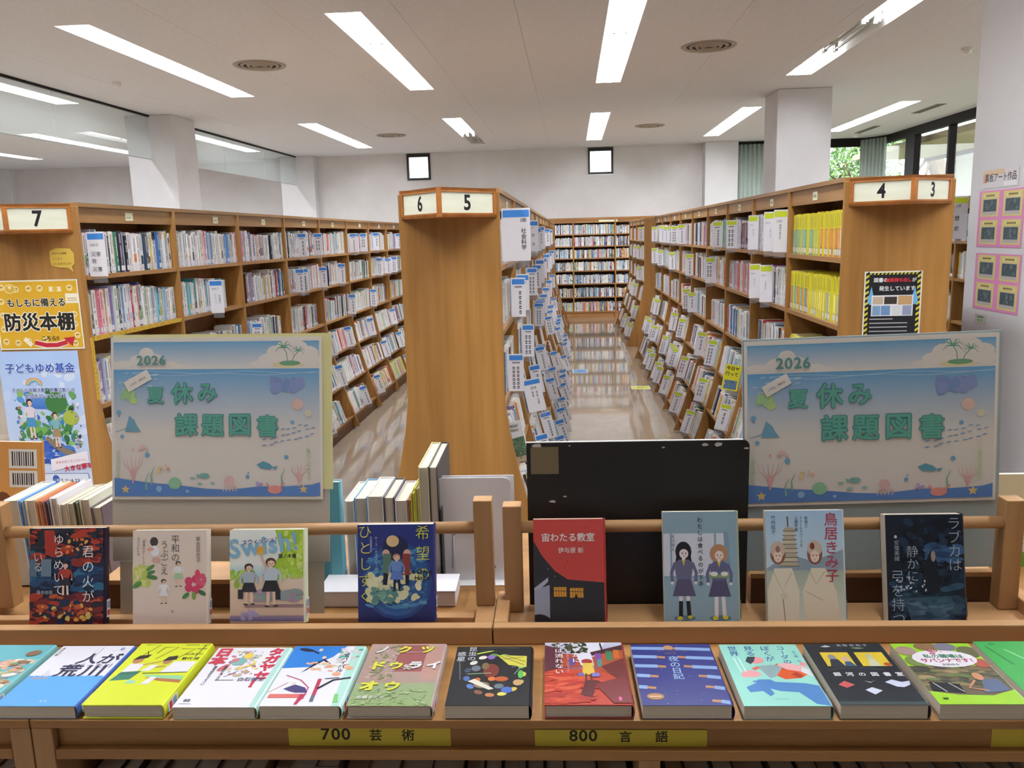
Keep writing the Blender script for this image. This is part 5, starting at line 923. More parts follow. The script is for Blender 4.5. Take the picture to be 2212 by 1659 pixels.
for i, (xa, xb, yf, yb, t, lab, cov, spn, ops) in enumerate(FLT):
    if i != 5: ops = [(*o[:4], o[4]*1.14, *o[5:-1], dict(o[-1], gap=o[-1].get('gap', 1)*(1.04 if o[-1].get('v') else .97))) if o[0] == 't' and isinstance(o[-1], dict) else o for o in ops]
    z = ZD+t+.0006; a = hz(xa, yf, z); c = hz(xb, yf, z); bk_ = hz((xa+xb)/2+20, yb, z); w = min(max(c[0]-a[0], .126), .15); h = min(max(bk_[1]-a[1], .178), .2)
    mid = (a[0]+c[0])/2; q = (a[1]+c[1])/2
    e = display_book('display_book', 'flat-lying book, '+lab, w, h, t, ops, cov, spn, fg(mid, max(q, Q0+.003), z), (-math.pi/2, 0, TH-math.atan2(c[1]-a[1], c[0]-a[0])*0), group='books lying flat along the display case', hard=i in (2, 5, 7))
MAT_NOW[0] = PRINT

# two books shown face-out on the slanted shelves
MAT_NOW[0] = GLOSSY
display_book('display_book', 'white book with a landscape photo, face-out low on bookcase five', .115, .2, .014, [('r', 0, 0, 1, 1, '#dcdde0'), ('p', [(0, 0), (1, 0), (1, .62), (.5, .6), (0, .42)], '#5f7a62'), ('s', 0, .2, 1, .58, 30, .08, ['#4a6a50', '#6a8a6a', '#3f5a48', '#7f9a84'], 3), ('r', 0, 0, 1, .14, '#b8a890'), ('s', .1, .08, .95, .26, 26, .04, ['#4a3f38', '#7a5a44', '#c8c0b4', '#2c2a2a'], 4)]+[('l', [(.5+i*.04, .86), (.5+i*.04, .93)], .018, '#3a3a3c') for i in range(9)]+[('l', [(.5+i*.04, .76), (.5+i*.04, .82)], .018, '#3a3a3c') for i in range(9)], '#dcdde0', '#cfd0d2', (-.268, 3.87, .728), (-.04, -.19, 0), sticker=False, group=None)
_a = hit(1566, 815, 'Y', 5.62)
display_book('display_book', 'yellow guidebook with black lettering, face-out on bookcase four', .11, .175, .012, [('r', 0, 0, 1, 1, '#d8d02c'), ('r', .1, .05, .9, .4, '#5a7a9a'), ('s', .1, .05, .9, .35, 14, .06, ['#c8ccd0', '#3a4a5a', '#7a8a6a'], 3), ('t', '今日ヤ', .06, .8, .28, '#2a2a20', {'wt': .03}), ('t', '行って', .06, .58, .28, '#2a2a20', {'wt': .03})], '#d8d02c', '#c9c22a', (_a[0]+.03, 5.62, .735), (-.04, .19, 0), sticker=False, group=None)
MAT_NOW[0] = PRINT

# ---------------------------------------------------------------- posters, signs and things behind the racks
def summer_art(w, h, dim=False):
    A = Art(w, h); wh = '#ddd6d0'
    A.rect(0, 0, 1, 1, '#e0dad4'); A.rect(.012, .02, .988, .44, '#d9d1cb'); A.rect(.012, .42, .988, .805, '#d9d1cb', '#639fcc'); A.rect(.012, .815, .988, .975, '#d8d4d2', '#6ba3cb')
    for x, y, rx, ry in ((.17, .9, .035, .04), (.13, .86, .04, .035), (.21, .86, .045, .04), (.17, .85, .09, .03), (.06, .84, .05, .02), (.27, .835, .05, .02), (.3, .825, .06, .01)): A.ell(x, y, rx, ry, wh)
    for x, y, rx, ry in ((.86, .94, .075, .045), (.79, .9, .05, .05), (.93, .9, .055, .045), (.86, .87, .1, .05), (.76, .86, .06, .04), (.72, .835, .06, .02), (.95, .86, .04, .045)): A.ell(x, y, rx, ry, wh)
    A.rect(0, .975, 1, 1, '#e0dad4'); A.rect(.012, .806, .988, .815, wh); A.rect(.988, 0, 1, 1, '#e0dad4')
    A.ell(.84, .828, .075, .018, '#d9cda0'); A.ell(.85, .838, .05, .016, '#6f9f7c')
    A.line([(.84, .845), (.835, .9), (.82, .935)], .004, '#7a9a84'); A.line([(.86, .845), (.87, .88), (.89, .91)], .004, '#7a9a84')
    for cx_, cy_, s in ((.82, .935, 1), (.89, .912, .75)):
        for ang in (-.5, .2, .9, 2.1, 2.8, 3.6): A.line([(cx_, cy_), (cx_+.025*s*math.cos(ang), cy_+.03*s*math.sin(ang)+.012), (cx_+.045*s*math.cos(ang), cy_+.045*s*math.sin(ang)-.008)], .007*s, '#6aa08a', True)
    for i in range(2): A.line([(.1+k*.09, .785-.012*i+.008*math.sin(k*1.3+i*2)) for k in range(11)], .0016, '#c9dae4')
    R = random.Random(4)
    for _ in range(22): x, y = R.uniform(.02, .22), R.uniform(.68, .79); A.line([(x, y), (x+.02, y+.002)], .003, '#c4d8e4')
    A.scatter(.05, .6, .11, .67, 12, .022, ['#a9c88a', '#b4cc88', '#9cc490'], 3); A.scatter(.77, .67, .9, .74, 14, .035, ['#7f90c0', '#8896c4', '#7892c0'], 5)
    A.ell(.885, .585, .027, .036, '#d8b8ae'); A.ell(.935, .53, .018, .022, '#cfc9b4')
    A.poly([(.065, .42), (.085, .52), (.11, .49), (.12, .46), (.14, .42), (.1, .42)], '#6fa0b8'); A.line([(.02, .42), (.07, .44)], .003, '#6fa0b8')
    for x, y, r in ((.035, .54, .011), (.05, .39, .009), (.17, .275, .012), (.17, .305, .005), (.86, .475, .009), (.83, .26, .01), (.645, .14, .009), (.65, .165, .004), (.035, .515, .004)): A.ell(x, y, r, r*w/h, '#74a4c8')
    for i in range(26):
        x, y = .73+(i % 9)*.028+R.uniform(-.006, .006), .335+(i//9)*.035+(i % 9)*.008+R.uniform(-.006, .006); A.ell(x, y, .011, .004, '#7f9cc4', 8, .2)
    A.poly([(.69, .215), (.72, .235), (.75, .22), (.77, .195), (.75, .185), (.71, .19)], '#5f9ab0'); A.poly([(.765, .2), (.79, .205), (.775, .18)], '#5f9ab0')
    A.ell(.44, .145, .025, .018, '#7fb0a8'); A.poly([(.42, .145), (.405, .16), (.405, .13)], '#7fb0a8')
    for x, y in ((.385, .13), (.42, .095), (.48, .1)): A.ell(x, y, .012, .008, '#8fb8b0')
    A.ell(.56, .115, .022, .03, '#d8b0ae')
    A.poly([(.012, .02), (.988, .0195), (.988, .105), (.95, .09), (.9, .085), (.8, .078), (.7, .08), (.62, .068), (.55, .06), (.45, .066), (.36, .08), (.28, .092), (.2, .1), (.1, .118), (.012, .135)], '#5b82c0')
    for x in (.53, .545, .56, .575, .59): A.line([(.56, .1), (x+.005, .075), (x, .05)], .006, '#d8b4b4')
    for sx in (.065, .91):
        P = []
        for i in range(10): a = math.pi/2+i*math.pi/5; r = .021 if i % 2 == 0 else .010; P.append((sx+r*math.cos(a), .062+r*math.sin(a)*w/h))
        A.poly(P, '#d9b878')
    for cx_, by, s in ((.1, .11, 1), (.89, .09, .8)):
        for dx in (-.04, -.025, -.008, .012, .028, .042): A.line([(cx_, by), (cx_+dx*.35*s, by+.07*s), (cx_+dx*s, by+.12*s+.02*math.cos(dx*90)), (cx_+dx*1.25*s, by+.155*s)], .005, '#d8a4a2', True)
        A.line([(cx_, by-.01), (cx_, by+.08*s)], .008, '#d8a4a2')
    for x, y0 in ((.165, .06), (.19, .09), (.81, .08)): A.line([(x, y0), (x-.004, y0+.06), (x+.012, y0+.11)], .009, '#7fae96', True)
    for i in range(9): A.ell(.03, .14+i*.02, .012, .004, '#bcd0a0', 8, .5); A.ell(.935, .13+i*.022, .012, .004, '#bcd0a0', 8, -.5)
    A.ell(.3, .1, .03, .038, '#8fbf9a'); A.ell(.225, .065, .014, .02, '#8fb8dc'); A.ell(.36, .05, .008, .01, '#8fb8dc'); A.ell(.775, .06, .034, .026, '#dc9088'); A.line([(.75, .075), (.735, .1)], .008, '#dc9088'); A.line([(.8, .075), (.82, .1)], .008, '#dc9088'); A.scatter(.69, .085, .72, .105, 6, .01, ['#b8a0cc', '#a890c4'], 3)
    A.scatter(.22, .17, .28, .21, 7, .009, ['#e0c98a', '#dcae94'], 6); A.scatter(.1, .3, .17, .34, 6, .011, ['#dcb8b0', '#d8aaa4'], 8)
    for t, x, y, s in (('夏', .172, .605, .082), ('休', .287, .605, .105), ('み', .41, .615, .098), ('課', .302, .405, .112), ('題', .428, .405, .11), ('図', .556, .405, .112), ('書', .69, .4, .105)):
        A.text(t, x, y, s, '#3f8088', wt=.045); A.k += 2; A.text(t, x, y, s, '#62a894', wt=.018)
    A.text('2026', .124, .833, .062, '#5c9490', wt=.02, sx=1.05)
    return A
PAPERW = mat('poster_paper', '#e0dad4', .55); VINYL = mat('frosted_vinyl', '#c9c2b6', .35, Transmission_Weight=.25); YPAPER = mat('pale_yellow_sheet', '#d9d39a', .6); GREYB = mat('grey_blue_board', '#a3afb2', .5); TAPE = mat('brown_tape', '#7a6c50', .3)
def board(e, q0, q1, x0, z0, x1, z1, nm, m): q = MB(); q.box((x0, q0, z0), (x1, q1, z1), m); return q.build(nm, e)
def summer_sign(label, q, pxl, pxr, ytop, ybot, roll, zfoot, kind, lean):
    xm_ = (pxl+pxr)/2; zb = hq(xm_, ybot, q)[1]; zt = zb+.34
    for _ in range(6): zt = hq(xm_, ytop, q+(zt-zb)*math.tan(lean))[1]
    qm = q+(zt-zb)/2*math.tan(lean); a = hq(pxl, (ytop+ybot)/2, qm); c = hq(pxr, (ytop+ybot)/2, qm); w = c[0]-a[0]; h = (zt-zb)/math.cos(lean); mid = (a[0]+c[0])/2
    e = thing('summer_reading_sign', label, 'sign', fg(mid, q-(zb-zfoot)*math.tan(lean), zfoot), (-lean, roll, TH)); z0 = (zb-zfoot)/math.cos(lean)
    if kind == 'L':
        board(e, 0, .002, -w/2-.002, z0-.125, w/2+.012, z0+h+.006, 'vinyl_sheet', VINYL)
        for x in (-w/2+.012, w/2-.045): board(e, .0003, .0018, x, .001, x+(.026 if x < 0 else .045), z0-.126, 'stand_leg', VINYL)
        board(e, -.0016, -.0004, -w/2+.004, z0+.02, w/2+.02, z0+h+.007, 'yellow_sheet', YPAPER)
    else:
        board(e, 0, .004, -w/2-.003, 0.0005, w/2+.008, z0+h+.004, 'backing_board', GREYB)
    board(e, -.0032, -.0018, -w/2, z0, w/2, z0+h, 'poster_sheet', PAPERW)
    A = summer_art(w, h); A.out(e, FRONT(-w/2, -.00325, z0), 'poster_picture', 'poster_lettering')
    s = MB(); T = Matrix.Translation((-w/2+.128*w, -.0045, z0+.735*h))@Matrix.Rotation(-.5, 4, 'Y'); s.box((-.027, 0, -.011), (.027, .0006, .011), PAPERW, T=T); o = s.build('paper_strip', e)
    A = Art(.054, .022); A.text('小学生・高校生', .14, .36, .1, '#5a5a60'); A.out(o, T@FRONT(-.027, -.0001, -.011), tname='strip_lettering')
    return e
summer_sign('summer reading list poster standing behind the left rack', 1.566, 238, 692, 729, 1078, .012, ZD+.0006, 'L', .17)
zbox = hq(1900, 1236, 1.556)[1]
summer_sign('summer reading list poster on a grey board behind the right rack', 1.575, 1614, 2158, 728, 1086, -.018, zbox+.0008, 'R', .06)
# wooden risers
def riser(label, pa, pb, q0, q1, z1):
    e = fthing('wooden_riser', label, 'box', pa, q0, ZD); o = (pa, q0, ZD); w = pb-pa
    for nm, a, c, m in (('front_board', (0, 0, .0005), (w, .012, z1-ZD-.0105), DARKW), ('top_board', (-.002, -.003, z1-ZD-.01), (w+.002, q1-q0, z1-ZD), PINE), ('side_board', (0, .0125, .0005), (.012, q1-q0, z1-ZD-.0105), DARKW), ('side_board', (w-.012, .0125, .0005), (w, q1-q0, z1-ZD-.0105), DARKW)):
        q = MB(); q.box(a, c, m); q.build(nm, e, bevel=.001)
riser('dark-fronted wooden riser behind the right rack under the poster', hq(1621, 1300, 1.556)[0], hq(2140, 1300, 1.556)[0], 1.556, 1.66, zbox)
riser('dark-fronted wooden riser behind the left rack', hq(228, 1300, 1.564)[0], hq(560, 1300, 1.564)[0], 1.564, 1.65, hq(300, 1252, 1.564)[1])
# black board
a = hq(1140, 1100, 1.556); c = hq(1616, 1100, 1.556); zt = hq(1380, 954, 1.556)[1]; w = c[0]-a[0]
e = fthing('black_board', 'plain black display board with worn white corners behind the right rack', 'board', (a[0]+c[0])/2, 1.556, ZD)
BLK = noisy('black_board_face', '#141416', '#1c1c1e', (1, 1, 1), 9, .45); h = zt-ZD
q = MB(); r = .012; pts = [(-w/2, .0006), (w/2, .0006), (w/2, h-r)]+[(w/2-r+r*math.cos(t), h-r+r*math.sin(t)) for t in (.4, .8, 1.2)]+[(w/2-r, h), (-w/2, h)]
q.prism(pts[::-1], XZ, 0, .006, BLK); q.build('panel', e)
q = MB(); q.box((-w/2, .0002, h+.0002), (w/2-r, .0058, h+.0016), WHITE_P); q.build('top_edge', e)
q = MB(); q.box((-w/2+.008, -.0006, h-.062), (-w/2+.062, -.0001, h-.008), TAPE); q.build('tape_patch', e)
R = random.Random(2)
CHIP = mat('paper_chip', '#c9c6c0', .8)
for x, z, s in ((-.165, h-.118, .008), (-.14, h-.108, .005), (.13, h-.008, .01), (.155, h-.008, .01), (.05, h-.012, .004), (-.13, h-.006, .003), (w/2-.006, h-.016, .006), (-w/2+.02, h-.005, .012)):
    q = MB(); q.prism([(x+s*R.uniform(.6, 1)*math.cos(t), z+s*.5*R.uniform(.5, 1)*math.sin(t)) for t in (5.6, 4.2, 3.1, 1.9, .7)], XZ, -.0005, -.0001, CHIP); q.build('worn_spot', e)
# white cardboard box
CARDB = mat('white_cardboard', '#e4e3ea', .6)
a = hq(690, 1320, 1.56); c = hq(985, 1320, 1.56); zt = hq(850, 1277, 1.56)[1]
e = fthing('cardboard_box', 'flat white cardboard box behind the left rack', 'box', a[0], 1.56, ZD); w = c[0]-a[0]; h = zt-ZD
q = MB(); q.box((0, 0, .0006), (w, .085, h-.003), CARDB); q.build('tray', e, bevel=.002); q = MB(); q.box((-.001, -.001, h-.0028), (w+.001, .086, h), CARDB); q.build('lid', e, bevel=.001)
# books standing with their page edges towards the viewer
def back_book(label, p, q, w, h, d, cover, tilt=0, dark=None, z=ZD):
    e = thing('standing_book', label, 'book', fg(p, q, z+.0006), (0, tilt, TH), 'books standing behind the racks'); m = attr_cover(cover); t = .002
    for nm, a_, c_, mm in (('cover_board', (0, 0, 0), (t, d, h), m), ('cover_board', (w-t, 0, 0), (w, d, h), attr_cover(dark) if dark else m), ('spine', (t, d-t, 0), (w-t, d, h), m), ('page_block', (t+.0001, .004, .003), (w-t-.0001, d-t-.0002, h-.003), PAGE)):
        B = MB(); B.box(a_, c_, mm); B.build(nm, e)
    return e
p = hq(14, 1075, 1.668)[0]; L1 = [(.032, .2, '#dfe6ee', 'thick cream-paged book with a pale blue cover'), (.012, .198, '#4f8fd0', 'slim bright blue book'), (.022, .2, '#e6e0cc', 'cream book'), (.010, .198, '#d08a5a', 'slim orange book'), (.009, .197, '#c0705a', 'slim rust-coloured book'), (.010, .195, '#3c3560', 'slim dark purple book'), (.016, .204, '#e8e4ee', 'lilac-white book'), (.017, .19, '#e2dccb', 'ivory book'), (.016, .192, '#cfc8b4', 'beige book'), (.011, .194, '#3f5a44', 'slim dark green book'), (.022, .2, '#d9d8c8', 'pale olive book'), (.024, .182, '#6f6470', 'grey-mauve book')]
for w, h, c, lab in L1: back_book(lab+' standing in the row behind the left poster', p, 1.668, w, h, .14, c, -.04); p += w+.0012
p = hq(752, 1075, 1.668)[0]-.008; L2 = [(.019, .19, '#e6e6e8', 'white comic'), (.027, .196, '#6fa8d8', 'blue-covered book'), (.034, .2, '#e9e8ee', 'thick white book'), (.023, .197, '#3a3a44', 'book with black covers'), (.025, .19, '#d9cfe4', 'lilac-edged book'), (.007, .19, '#b8783c', 'thin brown book'), (.008, .205, '#d8d43a', 'thin yellow book'), (.009, .215, '#c9cc2c', 'second thin yellow book'), (.021, .262, '#d8cfa0', 'tall picture book with cream pages'), (.018, .262, '#3f3c40', 'tall picture book with a dark cover')]
for w, h, c, lab in L2: back_book(lab+' standing in the middle row beside the teal book', p, 1.668, w, h, .14 if h < .25 else .21, c, 0); p += w+.001
# steel bookend holding the middle row
e = fthing('bookend', 'black steel bookend beside the tall picture books', 'bookend', p+.003, 1.66, ZD+.0005)
q = MB(); q.box((0, 0, 0), (.0015, .12, .17), BLACKF); q.build('plate', e); q = MB(); q.box((-.0005, 0, .0), (.004, .12, .001), BLACKF); q.build('foot', e)
# teal book facing out
MAT_NOW[0] = GLOSSY; a = hq(747, 1245, 1.65)
display_book('display_book', 'teal hardback standing face-out behind the left poster', .17, .236, .022, [('r', 0, 0, 1, 1, '#4f96a4'), ('r', .86, 0, 1, 1, '#62aabc'), ('r', .9, .08, .97, .14, '#d8d84a')], '#4f96a4', '#6fb6c8', fg(a[0]-.085, 1.645, ZD+.0006), (-.03, 0, TH), hard=True)
# orange picture book, back cover out
a = hq(80, 1060, 1.84); zt = hq(75, 952, 1.84)[1]
display_book('display_book', 'big orange picture book with barcodes at the far left', .22, zt-ZD-.002, .012, [('r', 0, 0, 1, 1, '#e0a862', '#d89a50'), ('s', 0, .0, .7, .55, 30, .1, ['#7a4a2c', '#a8642c', '#5a3424', '#e0b060'], 3), ('r', .66, .78, .96, .94, '#e9e6e0'), ('r', .66, .62, .96, .76, '#e9e6e0')]+[('l', [(.7+i*.024, .8), (.7+i*.024, .92)], .01 if i % 3 else .016, '#2c2c2c') for i in range(10)]+[('l', [(.7+i*.024, .64), (.7+i*.024, .74)], .01 if i % 2 else .016, '#2c2c2c') for i in range(10)], '#dca258', '#c98a44', fg(a[0]-.11, 1.83, ZD+.0006), (-.06, .06, TH+.1), sticker=False)
# white steel book stand
a = hq(946, 1150, 1.69); c = hq(1112, 1150, 1.69); zt = hq(1030, 1032, 1.69)[1]; w = c[0]-a[0]; h = zt-ZD
e = fthing('book_stand', 'white steel book stand with rounded corners beside the middle books', 'stand', (a[0]+c[0])/2, 1.69, ZD); STW = mat('white_enamel_steel', '#e6e6ea', .35)
def rr(x0, z0, x1, z1, r): return [(x0, z0), (x1, z0)]+[(x1-r+r*math.cos(t), z1-r+r*math.sin(t)) for t in (0, .5, 1.05, 1.57)]+[(x0+r+r*math.cos(t), z1-r+r*math.sin(t)) for t in (1.57, 2.1, 2.6, 3.14)]
q = MB(); q.prism(rr(-w/2, .001, w/2-.006, h, .014)[::-1], XZ, 0, .002, STW); q.build('plate', e)
q = MB(); q.prism(rr(-w/2+.01, .001, w/2, h-.001, .002)[::-1], XZ, .02, .022, STW); q.build('rear_plate', e)
q = MB(); q.box((-w/2, -.03, .0006), (w/2, .022, .0018), STW); q.build('foot', e)
q = MB(); q.tube([(-w*.3, -.004, .03), (-w*.3, -.004, h*.45), (-w*.2, -.004, h*.52), (w*.1, -.004, h*.52), (w*.2, -.004, h*.45), (w*.2, -.004, .03)], .0025, STW, 8); q.build('wire_easel', e, smooth=True)
q = MB(); q.box((.0, -.0008, .012), (.04, -.0001, .034), PAPERW); o = q.build('barcode_label', e)
A = Art(.04, .022); A.rect(0, .75, 1, 1, '#5a96a8')
for i in range(14): A.line([(.08+i*.063, .1), (.08+i*.063, .65)], .02 if i % 3 else .035, '#2a2a2c')
MAT_NOW[0] = PRINT; A.out(o, FRONT(0, -.0009, .012), 'barcode_print')
# far right: stacked picture books behind the right post
a = hq(2140, 1240, 1.74)
MAT_NOW[0] = GLOSSY
display_book('display_book', 'green and white picture book standing at the far right behind the rack', .24, .205, .014, [('r', 0, 0, 1, 1, '#e6e8ea'), ('r', 0, .72, 1, 1, '#d8cfae'), ('p', [(0, .58), (1, .66), (1, .74), (0, .7)], '#6aa03a'), ('r', 0, 0, 1, .16, '#6fae3a')]+[('l', [(.1, .5-i*.05), (.9, .5-i*.05)], .012, '#b9bcc4') for i in range(6)], '#d9dcd8', '#c9ccb8', fg(a[0]+.115, 1.74, ZD+.0006), (-.05, 0, TH), sticker=False)
MAT_NOW[0] = PRINT

# ---------------------------------------------------------------- posters on the end panels and the pillar
def poster(label, x0, y0, x1, y1, Y, art_fn, name='wall_poster', rot=0, ax='Y'):
    if ax == 'Y':
        a = hit(x0, y0, 'Y', Y); c = hit(x1, y1, 'Y', Y); w = c[0]-a[0]; h = a[2]-c[2]
        e = thing(name, label, 'poster', ((a[0]+c[0])/2, Y, c[2]), (0, rot, 0))
    else:
        a = hit(x0, y0, 'X', Y); c = hit(x1, y1, 'X', Y); w = a[1]-c[1]; h = a[2]-c[2]
        e = thing(name, label, 'poster', (Y, (a[1]+c[1])/2, c[2]), (0, 0, -math.pi/2))
    q = MB(); q.box((-w/2, -.0008, 0), (w/2, -.0001, h), PAPERW); q.build('paper', e)
    A = Art(w, h); art_fn(A); A.out(e, FRONT(-w/2, -.00085, 0)); return e
def bosai(A):
    A.rect(0, 0, 1, 1, '#e0dccc'); A.rect(.015, .02, .985, .98, '#d2a52a')
    R = random.Random(9)
    for x, y in ((.1, .9), (.27, .87), (.42, .88), (.55, .88), (.9, .88), (.08, .7), (.08, .5), (.07, .3), (.08, .12), (.22, .1), (.35, .12), (.92, .5), (.92, .36), (.93, .2), (.9, .08), (.55, .14)):
        A.ell(x, y, .035, .045, '#e9e0c0'); A.ell(x, y, .028, .035, '#dcc070'); A.line([(x-.02, y), (x+.02, y+.01)], .008, '#5a5030')
    A.ell(.2, .88, .07, .07, '#e3cf8a'); A.ell(.2, .88, .055, .055, '#d8b040'); A.ell(.2, .9, .02, .025, '#e9e0c0'); A.rect(.84, .66, .99, .8, '#e6e0cc'); A.line([(.86, .73), (.97, .73)], .012, '#b8a878'); A.line([(.86, .7), (.97, .7)], .01, '#b8a878')
    A.rect(.66, .83, .8, .9, '#e6dcb8'); A.ell(.73, .865, .03, .04, '#d8b040'); A.line([(.3, .16), (.38, .06)], .05, '#e6dfc8')
    for t, x, y, s, wt in (('もしもに備える', .14, .63, .1, .05), ('防災本棚', .08, .3, .21, .055)): A.text(t, x, y, s, '#e9e4d4', wt=wt+.03); A.k += 2; A.text(t, x, y, s, '#26221c', wt=wt-.02)
    A.line([(.42, .1), (.55, .055), (.68, .06), (.8, .1)], .07, '#e9e4dc'); A.line([(.42, .1), (.55, .06), (.68, .06), (.8, .1)], .05, '#b8283a'); A.poly([(.76, .16), (.9, .18), (.86, .04)], '#b8283a'); A.text('こちら!!', .5, .13, .06, '#26221c', wt=.03)
def yume(A):
    A.rect(0, 0, 1, 1, '#c9d6f0'); A.rect(0, .2, 1, 1, '#c4d3f2', '#a9c4ee'); A.scatter(0, .4, 1, .9, 20, .1, ['#bcd0f2', '#d0dcf4', '#b4caf0'], 3)
    A.scatter(.16, .36, .88, .74, 60, .07, ['#3f78c0', '#5a94d0', '#3f8050', '#2f6a40', '#6aa060', '#8ab868', '#c0d8e8'], 4); A.rect(.28, .62, .72, .7, '#3f6fc0', '#5a8ad0'); A.ell(.66, .66, .14, .07, '#3f7a44'); A.scatter(.2, .44, .8, .52, 20, .06, ['#4f9050', '#3f7f48', '#70a858'], 5); A.scatter(.25, .26, .78, .4, 26, .07, ['#2f52b0', '#3a60c0', '#2848a0', '#4a78c8'], 6, 1.8)
    A.poly([(.46, .42), (.56, .36), (.8, .28), (.86, .32), (.7, .36), (.5, .44)], '#8a7a68')
    for o in fig(.32, .42, .27, '#3a2c2c', '#d8ccd8', '#4a90c8')+fig(.62, .36, .24, '#3a2e2c', '#7fb0b8', '#a08a68'): A.run([o])
    A.ell(.82, .56, .1, .05, '#a8b84a'); A.scatter(.14, .32, .2, .7, 12, .035, ['#e6e6e6', '#b87a6a', '#d8c0b0', '#5a8ac0'], 8); A.scatter(.84, .35, .94, .66, 14, .035, ['#e0e0ea', '#b8a8c0', '#8a9a6a', '#3a3a3a'], 9)
    for i, c in enumerate(('#d87a6a', '#e0c46a', '#8ac08a', '#7aa8d8')): A.line([(.36+.1*math.cos(t)*(1-.14*i)+.05, .78+.045*math.sin(t)*(1-.14*i)) for t in (0, .6, 1.2, 1.9, 2.5, 3.1)], .014, c)
    A.text('子どもゆめ基金', .07, .865, .125, '#dfe8f8', wt=.06); A.k += 2; A.text('子どもゆめ基金', .07, .865, .125, '#2f56b4', wt=.025)
    for t, x, y, s in (('子どもの体験活動・読書活動への', .12, .735, .053), ('助成を行っています', .28, .695, .058)): A.text(t, x, y, s, '#e6ecf8', wt=.08); A.k += 2; A.text(t, x, y, s, '#2c4a98', wt=.02)
    A.poly([(.5, .2), (.98, .26), (.98, .34), (.5, .28)], '#e9e4ee'); A.text('未来を担う子どもたちに', .56, .25, .037, '#b83a48', rot=.1); A.text('大きな夢を', .66, .2, .075, '#c02c3c', rot=.13, wt=.03)
    A.rect(.12, .105, .96, .185, '#3f4f8a'); A.rect(.125, .108, .955, .182, '#dbe3f4'); A.text('11.26', .22, .125, .06, '#2c3050', wt=.02); A.text('5.1～6.23', .6, .125, .06, '#2c3050', wt=.02); A.ell(.54, .145, .045, .03, '#3a62b0'); A.text('二期', .505, .132, .036, '#e6ecf8')
    A.line([(.1, .085), (.98, .085)], .006, '#8a9ac8'); A.text('子どもゆめ基金', .55, .04, .045, '#3a3a4a', wt=.01); A.text('国立青少年教育振興機構', .12, .042, .036, '#4a4a5a')
poster('yellow disaster-preparedness bookshelf poster on the end panel of bookcase seven', -18, 607, 184, 753, 3.868, bosai)
poster('light blue children fund poster below the yellow one', -6, 760, 206, 1080, 3.868, yume)
# speech bubble card
a = hit(105, 536, 'Y', 3.867); c = hit(163, 578, 'Y', 3.867)
e = thing('speech_bubble_card', 'small yellow speech bubble card on the end panel of bookcase seven', 'card', ((a[0]+c[0])/2, 3.868, c[2])); w = c[0]-a[0]; h = a[2]-c[2]; BUB = mat('yellow_bubble_card', '#cfb04a', .6)
q = MB(); q.prism([(w*u-w/2, h*v) for u, v in ((.04, .12), (.3, .02), (.68, .0), (.9, -.22), (.86, .06), (.98, .2), (1, .7), (.86, .95), (.3, 1), (.02, .85), (0, .4))][::-1], XZ, -.0008, -.0001, BUB); q.build('card', e)
A = Art(w, h); [A.text(t, .1, y, .1, '#4a3c18', wt=.01) for t, y in (('あなたの部屋、', .68), ('ここから', .42), ('はじめませんか？', .16))]; A.out(e, FRONT(-w/2, -.0009, 0))
def notice(A):
    A.rect(0, 0, 1, 1, '#d9d6cc'); A.rect(.025, .02, .975, .98, '#c9c03a')
    for i in range(14):
        for x in (.025, .915): A.poly([(x, i*.072), (x+.06, i*.072+.03), (x+.06, i*.072+.066), (x, i*.072+.036)], '#1c1c20')
        A.poly([(.05+i*.066, .955), (.085+i*.066, .955), (.105+i*.066, .98), (.07+i*.066, .98)], '#1c1c20')
    A.rect(.085, 0, .915, .955, '#1b1c22'); A.text('図書の', .16, .86, .085, '#e6e6e8', wt=.02); A.text('無断持ち出し', .37, .86, .075, '#c03038', wt=.04); A.text('が', .82, .86, .08, '#e6e6e8', wt=.02); A.text('発生しています', .26, .745, .09, '#e6e6e8', wt=.02)
    for x in (.13, .88): A.ell(x, .62, .06, .07, '#6aa8d8'); A.poly([(x-.05, .64), (x+.05, .64), (x, .8)], '#6aa8d8')
    A.rect(.14, .4, .86, .68, '#d8d8dc')
    for x0, y0, x1, y1, c in ((.16, .56, .34, .66, '#b8a894'), (.36, .56, .58, .66, '#3c3430'), (.6, .55, .84, .67, '#b8946a'), (.16, .41, .3, .54, '#7a9ac0'), (.31, .41, .47, .54, '#6a8ab8'), (.5, .41, .66, .54, '#c8ccd0'), (.68, .41, .84, .54, '#8a94b0')): A.rect(x0, y0, x1, y1, c)
    for i in range(6): A.line([(.12, .36-i*.055), (.12+(.4 if i == 0 else .66 if i < 5 else .2), .36-i*.055)], .018, '#a8a8ac')
    A.rect(.12, .0, .32, .035, '#c03038')
poster('black notice with yellow hazard border on the end panel of bookcases four and three', 1868, 587, 1984, 745, 3.757, notice)
def title(A):
    A.rect(0, 0, 1, 1, '#dcd8dc'); A.rect(.0, .7, .6, 1, '#e0c4a8'); A.rect(.0, .3, .12, .8, '#d8a888'); A.text('黒板アート作品', .05, .38, .128, '#4a4248', wt=.02); A.rect(.6, .05, .95, .3, '#eceaf0')
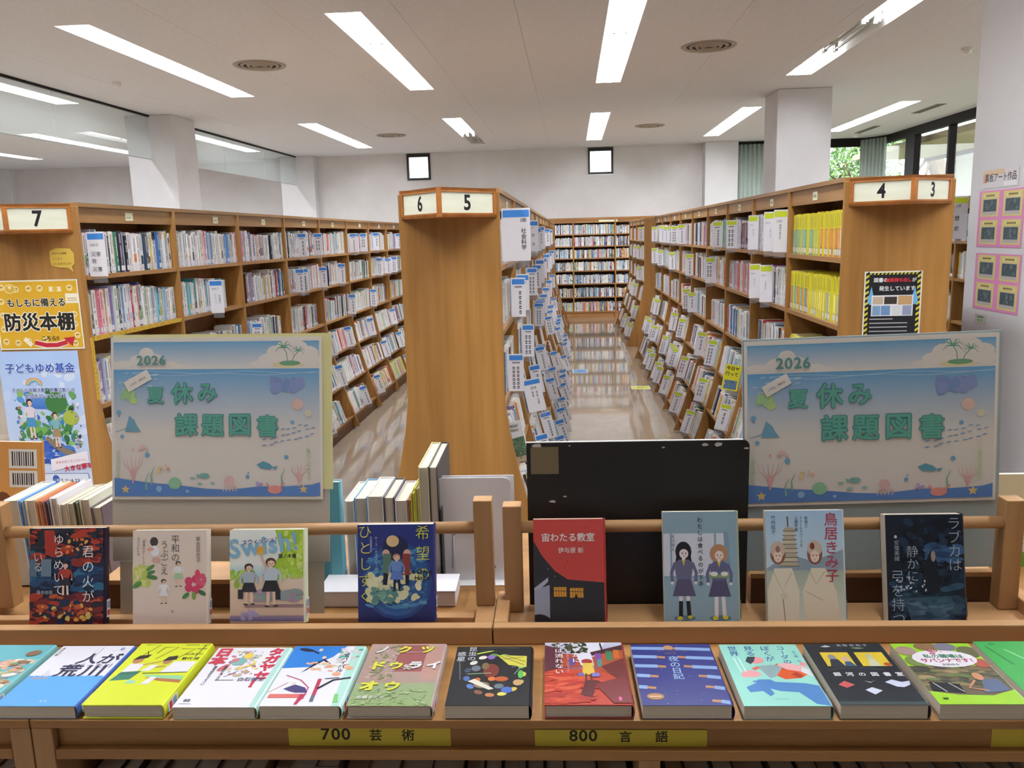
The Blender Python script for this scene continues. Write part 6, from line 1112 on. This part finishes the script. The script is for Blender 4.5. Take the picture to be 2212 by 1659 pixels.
def pink(A):
    A.rect(0, 0, 1, 1, '#dd8fc0')
    for i in range(2):
        for j in range(2):
            x, y = .06+i*.5, .05+j*.49; A.rect(x, y, x+.4, y+.43, '#d8cc86'); A.rect(x+.04, y+.03, x+.36, y+.31, '#b9b2b0'); A.rect(x+.05, y+.09, x+.35, y+.3, '#4a5a62'); A.scatter(x+.1, y+.12, x+.3, y+.26, 8, .04, ['#5a6a72', '#6a7a80', '#43525a'], i*2+j); A.rect(x+.06, y+.35, x+.34, y+.39, '#e0d8a0'); A.line([(x+.1, y+.37), (x+.3, y+.37)], .02, '#8a8050')
poster('small title card for blackboard art above the pink posters', 2126, 370, 2200, 400, PILX-.001, title, ax='X')
poster('upper pink poster of four blackboard photos on the right pillar', 2117, 414, 2206, 536, PILX-.001, pink, ax='X')
poster('lower pink poster of four blackboard photos on the right pillar', 2109, 546, 2198, 682, PILX-.001, pink, ax='X')
def tiny(A): A.rect(0, 0, 1, 1, '#d8d0d0'); A.rect(.06, .06, .94, .94, '#c0a8a8'); A.rect(.12, .12, .88, .88, '#d8d8cc'); A.rect(.2, .2, .8, .55, '#9ac0a0'); A.line([(.2, .7), (.8, .72)], .08, '#6a8a6a')
poster('tiny framed card below the pink posters', 2106, 676, 2129, 702, PILX-.001, tiny, ax='X')
# floor markers
for lab, c, pts in (('blue floor sticker beside bookcase five', '#4a90d8', ((1237, 806), (1270, 806), 798)), ('yellow floor sticker beside bookcase four', '#cfd634', ((1365, 841), (1406, 841), 834))):
    a = hit(*pts[0], 'Z', .001); b_ = hit(*pts[1], 'Z', .001); t_ = hit(pts[0][0], pts[2], 'Z', .001); w = b_[0]-a[0]; d = abs(t_[1]-a[1])
    e = thing('floor_sticker', lab, 'sticker', (a[0], a[1], .0003)); q = MB(); q.box((0, 0, 0), (w, d, .0007), PAPERW); q.build('film', e); q = MB(); q.box((.012, .012, .0008), (w-.012, d-.012, .0011), mat('sticker_'+c[1:], c, .4)); q.build('colour_field', e)
    q = MB(); q.box((w*.3, d*.4, .0012), (w*.7, d*.6, .0014), mat('sticker_mark_'+c[1:], '#2f4f7a' if 'blue' in lab else '#7f8420', .5)); q.build('arrow_mark', e)
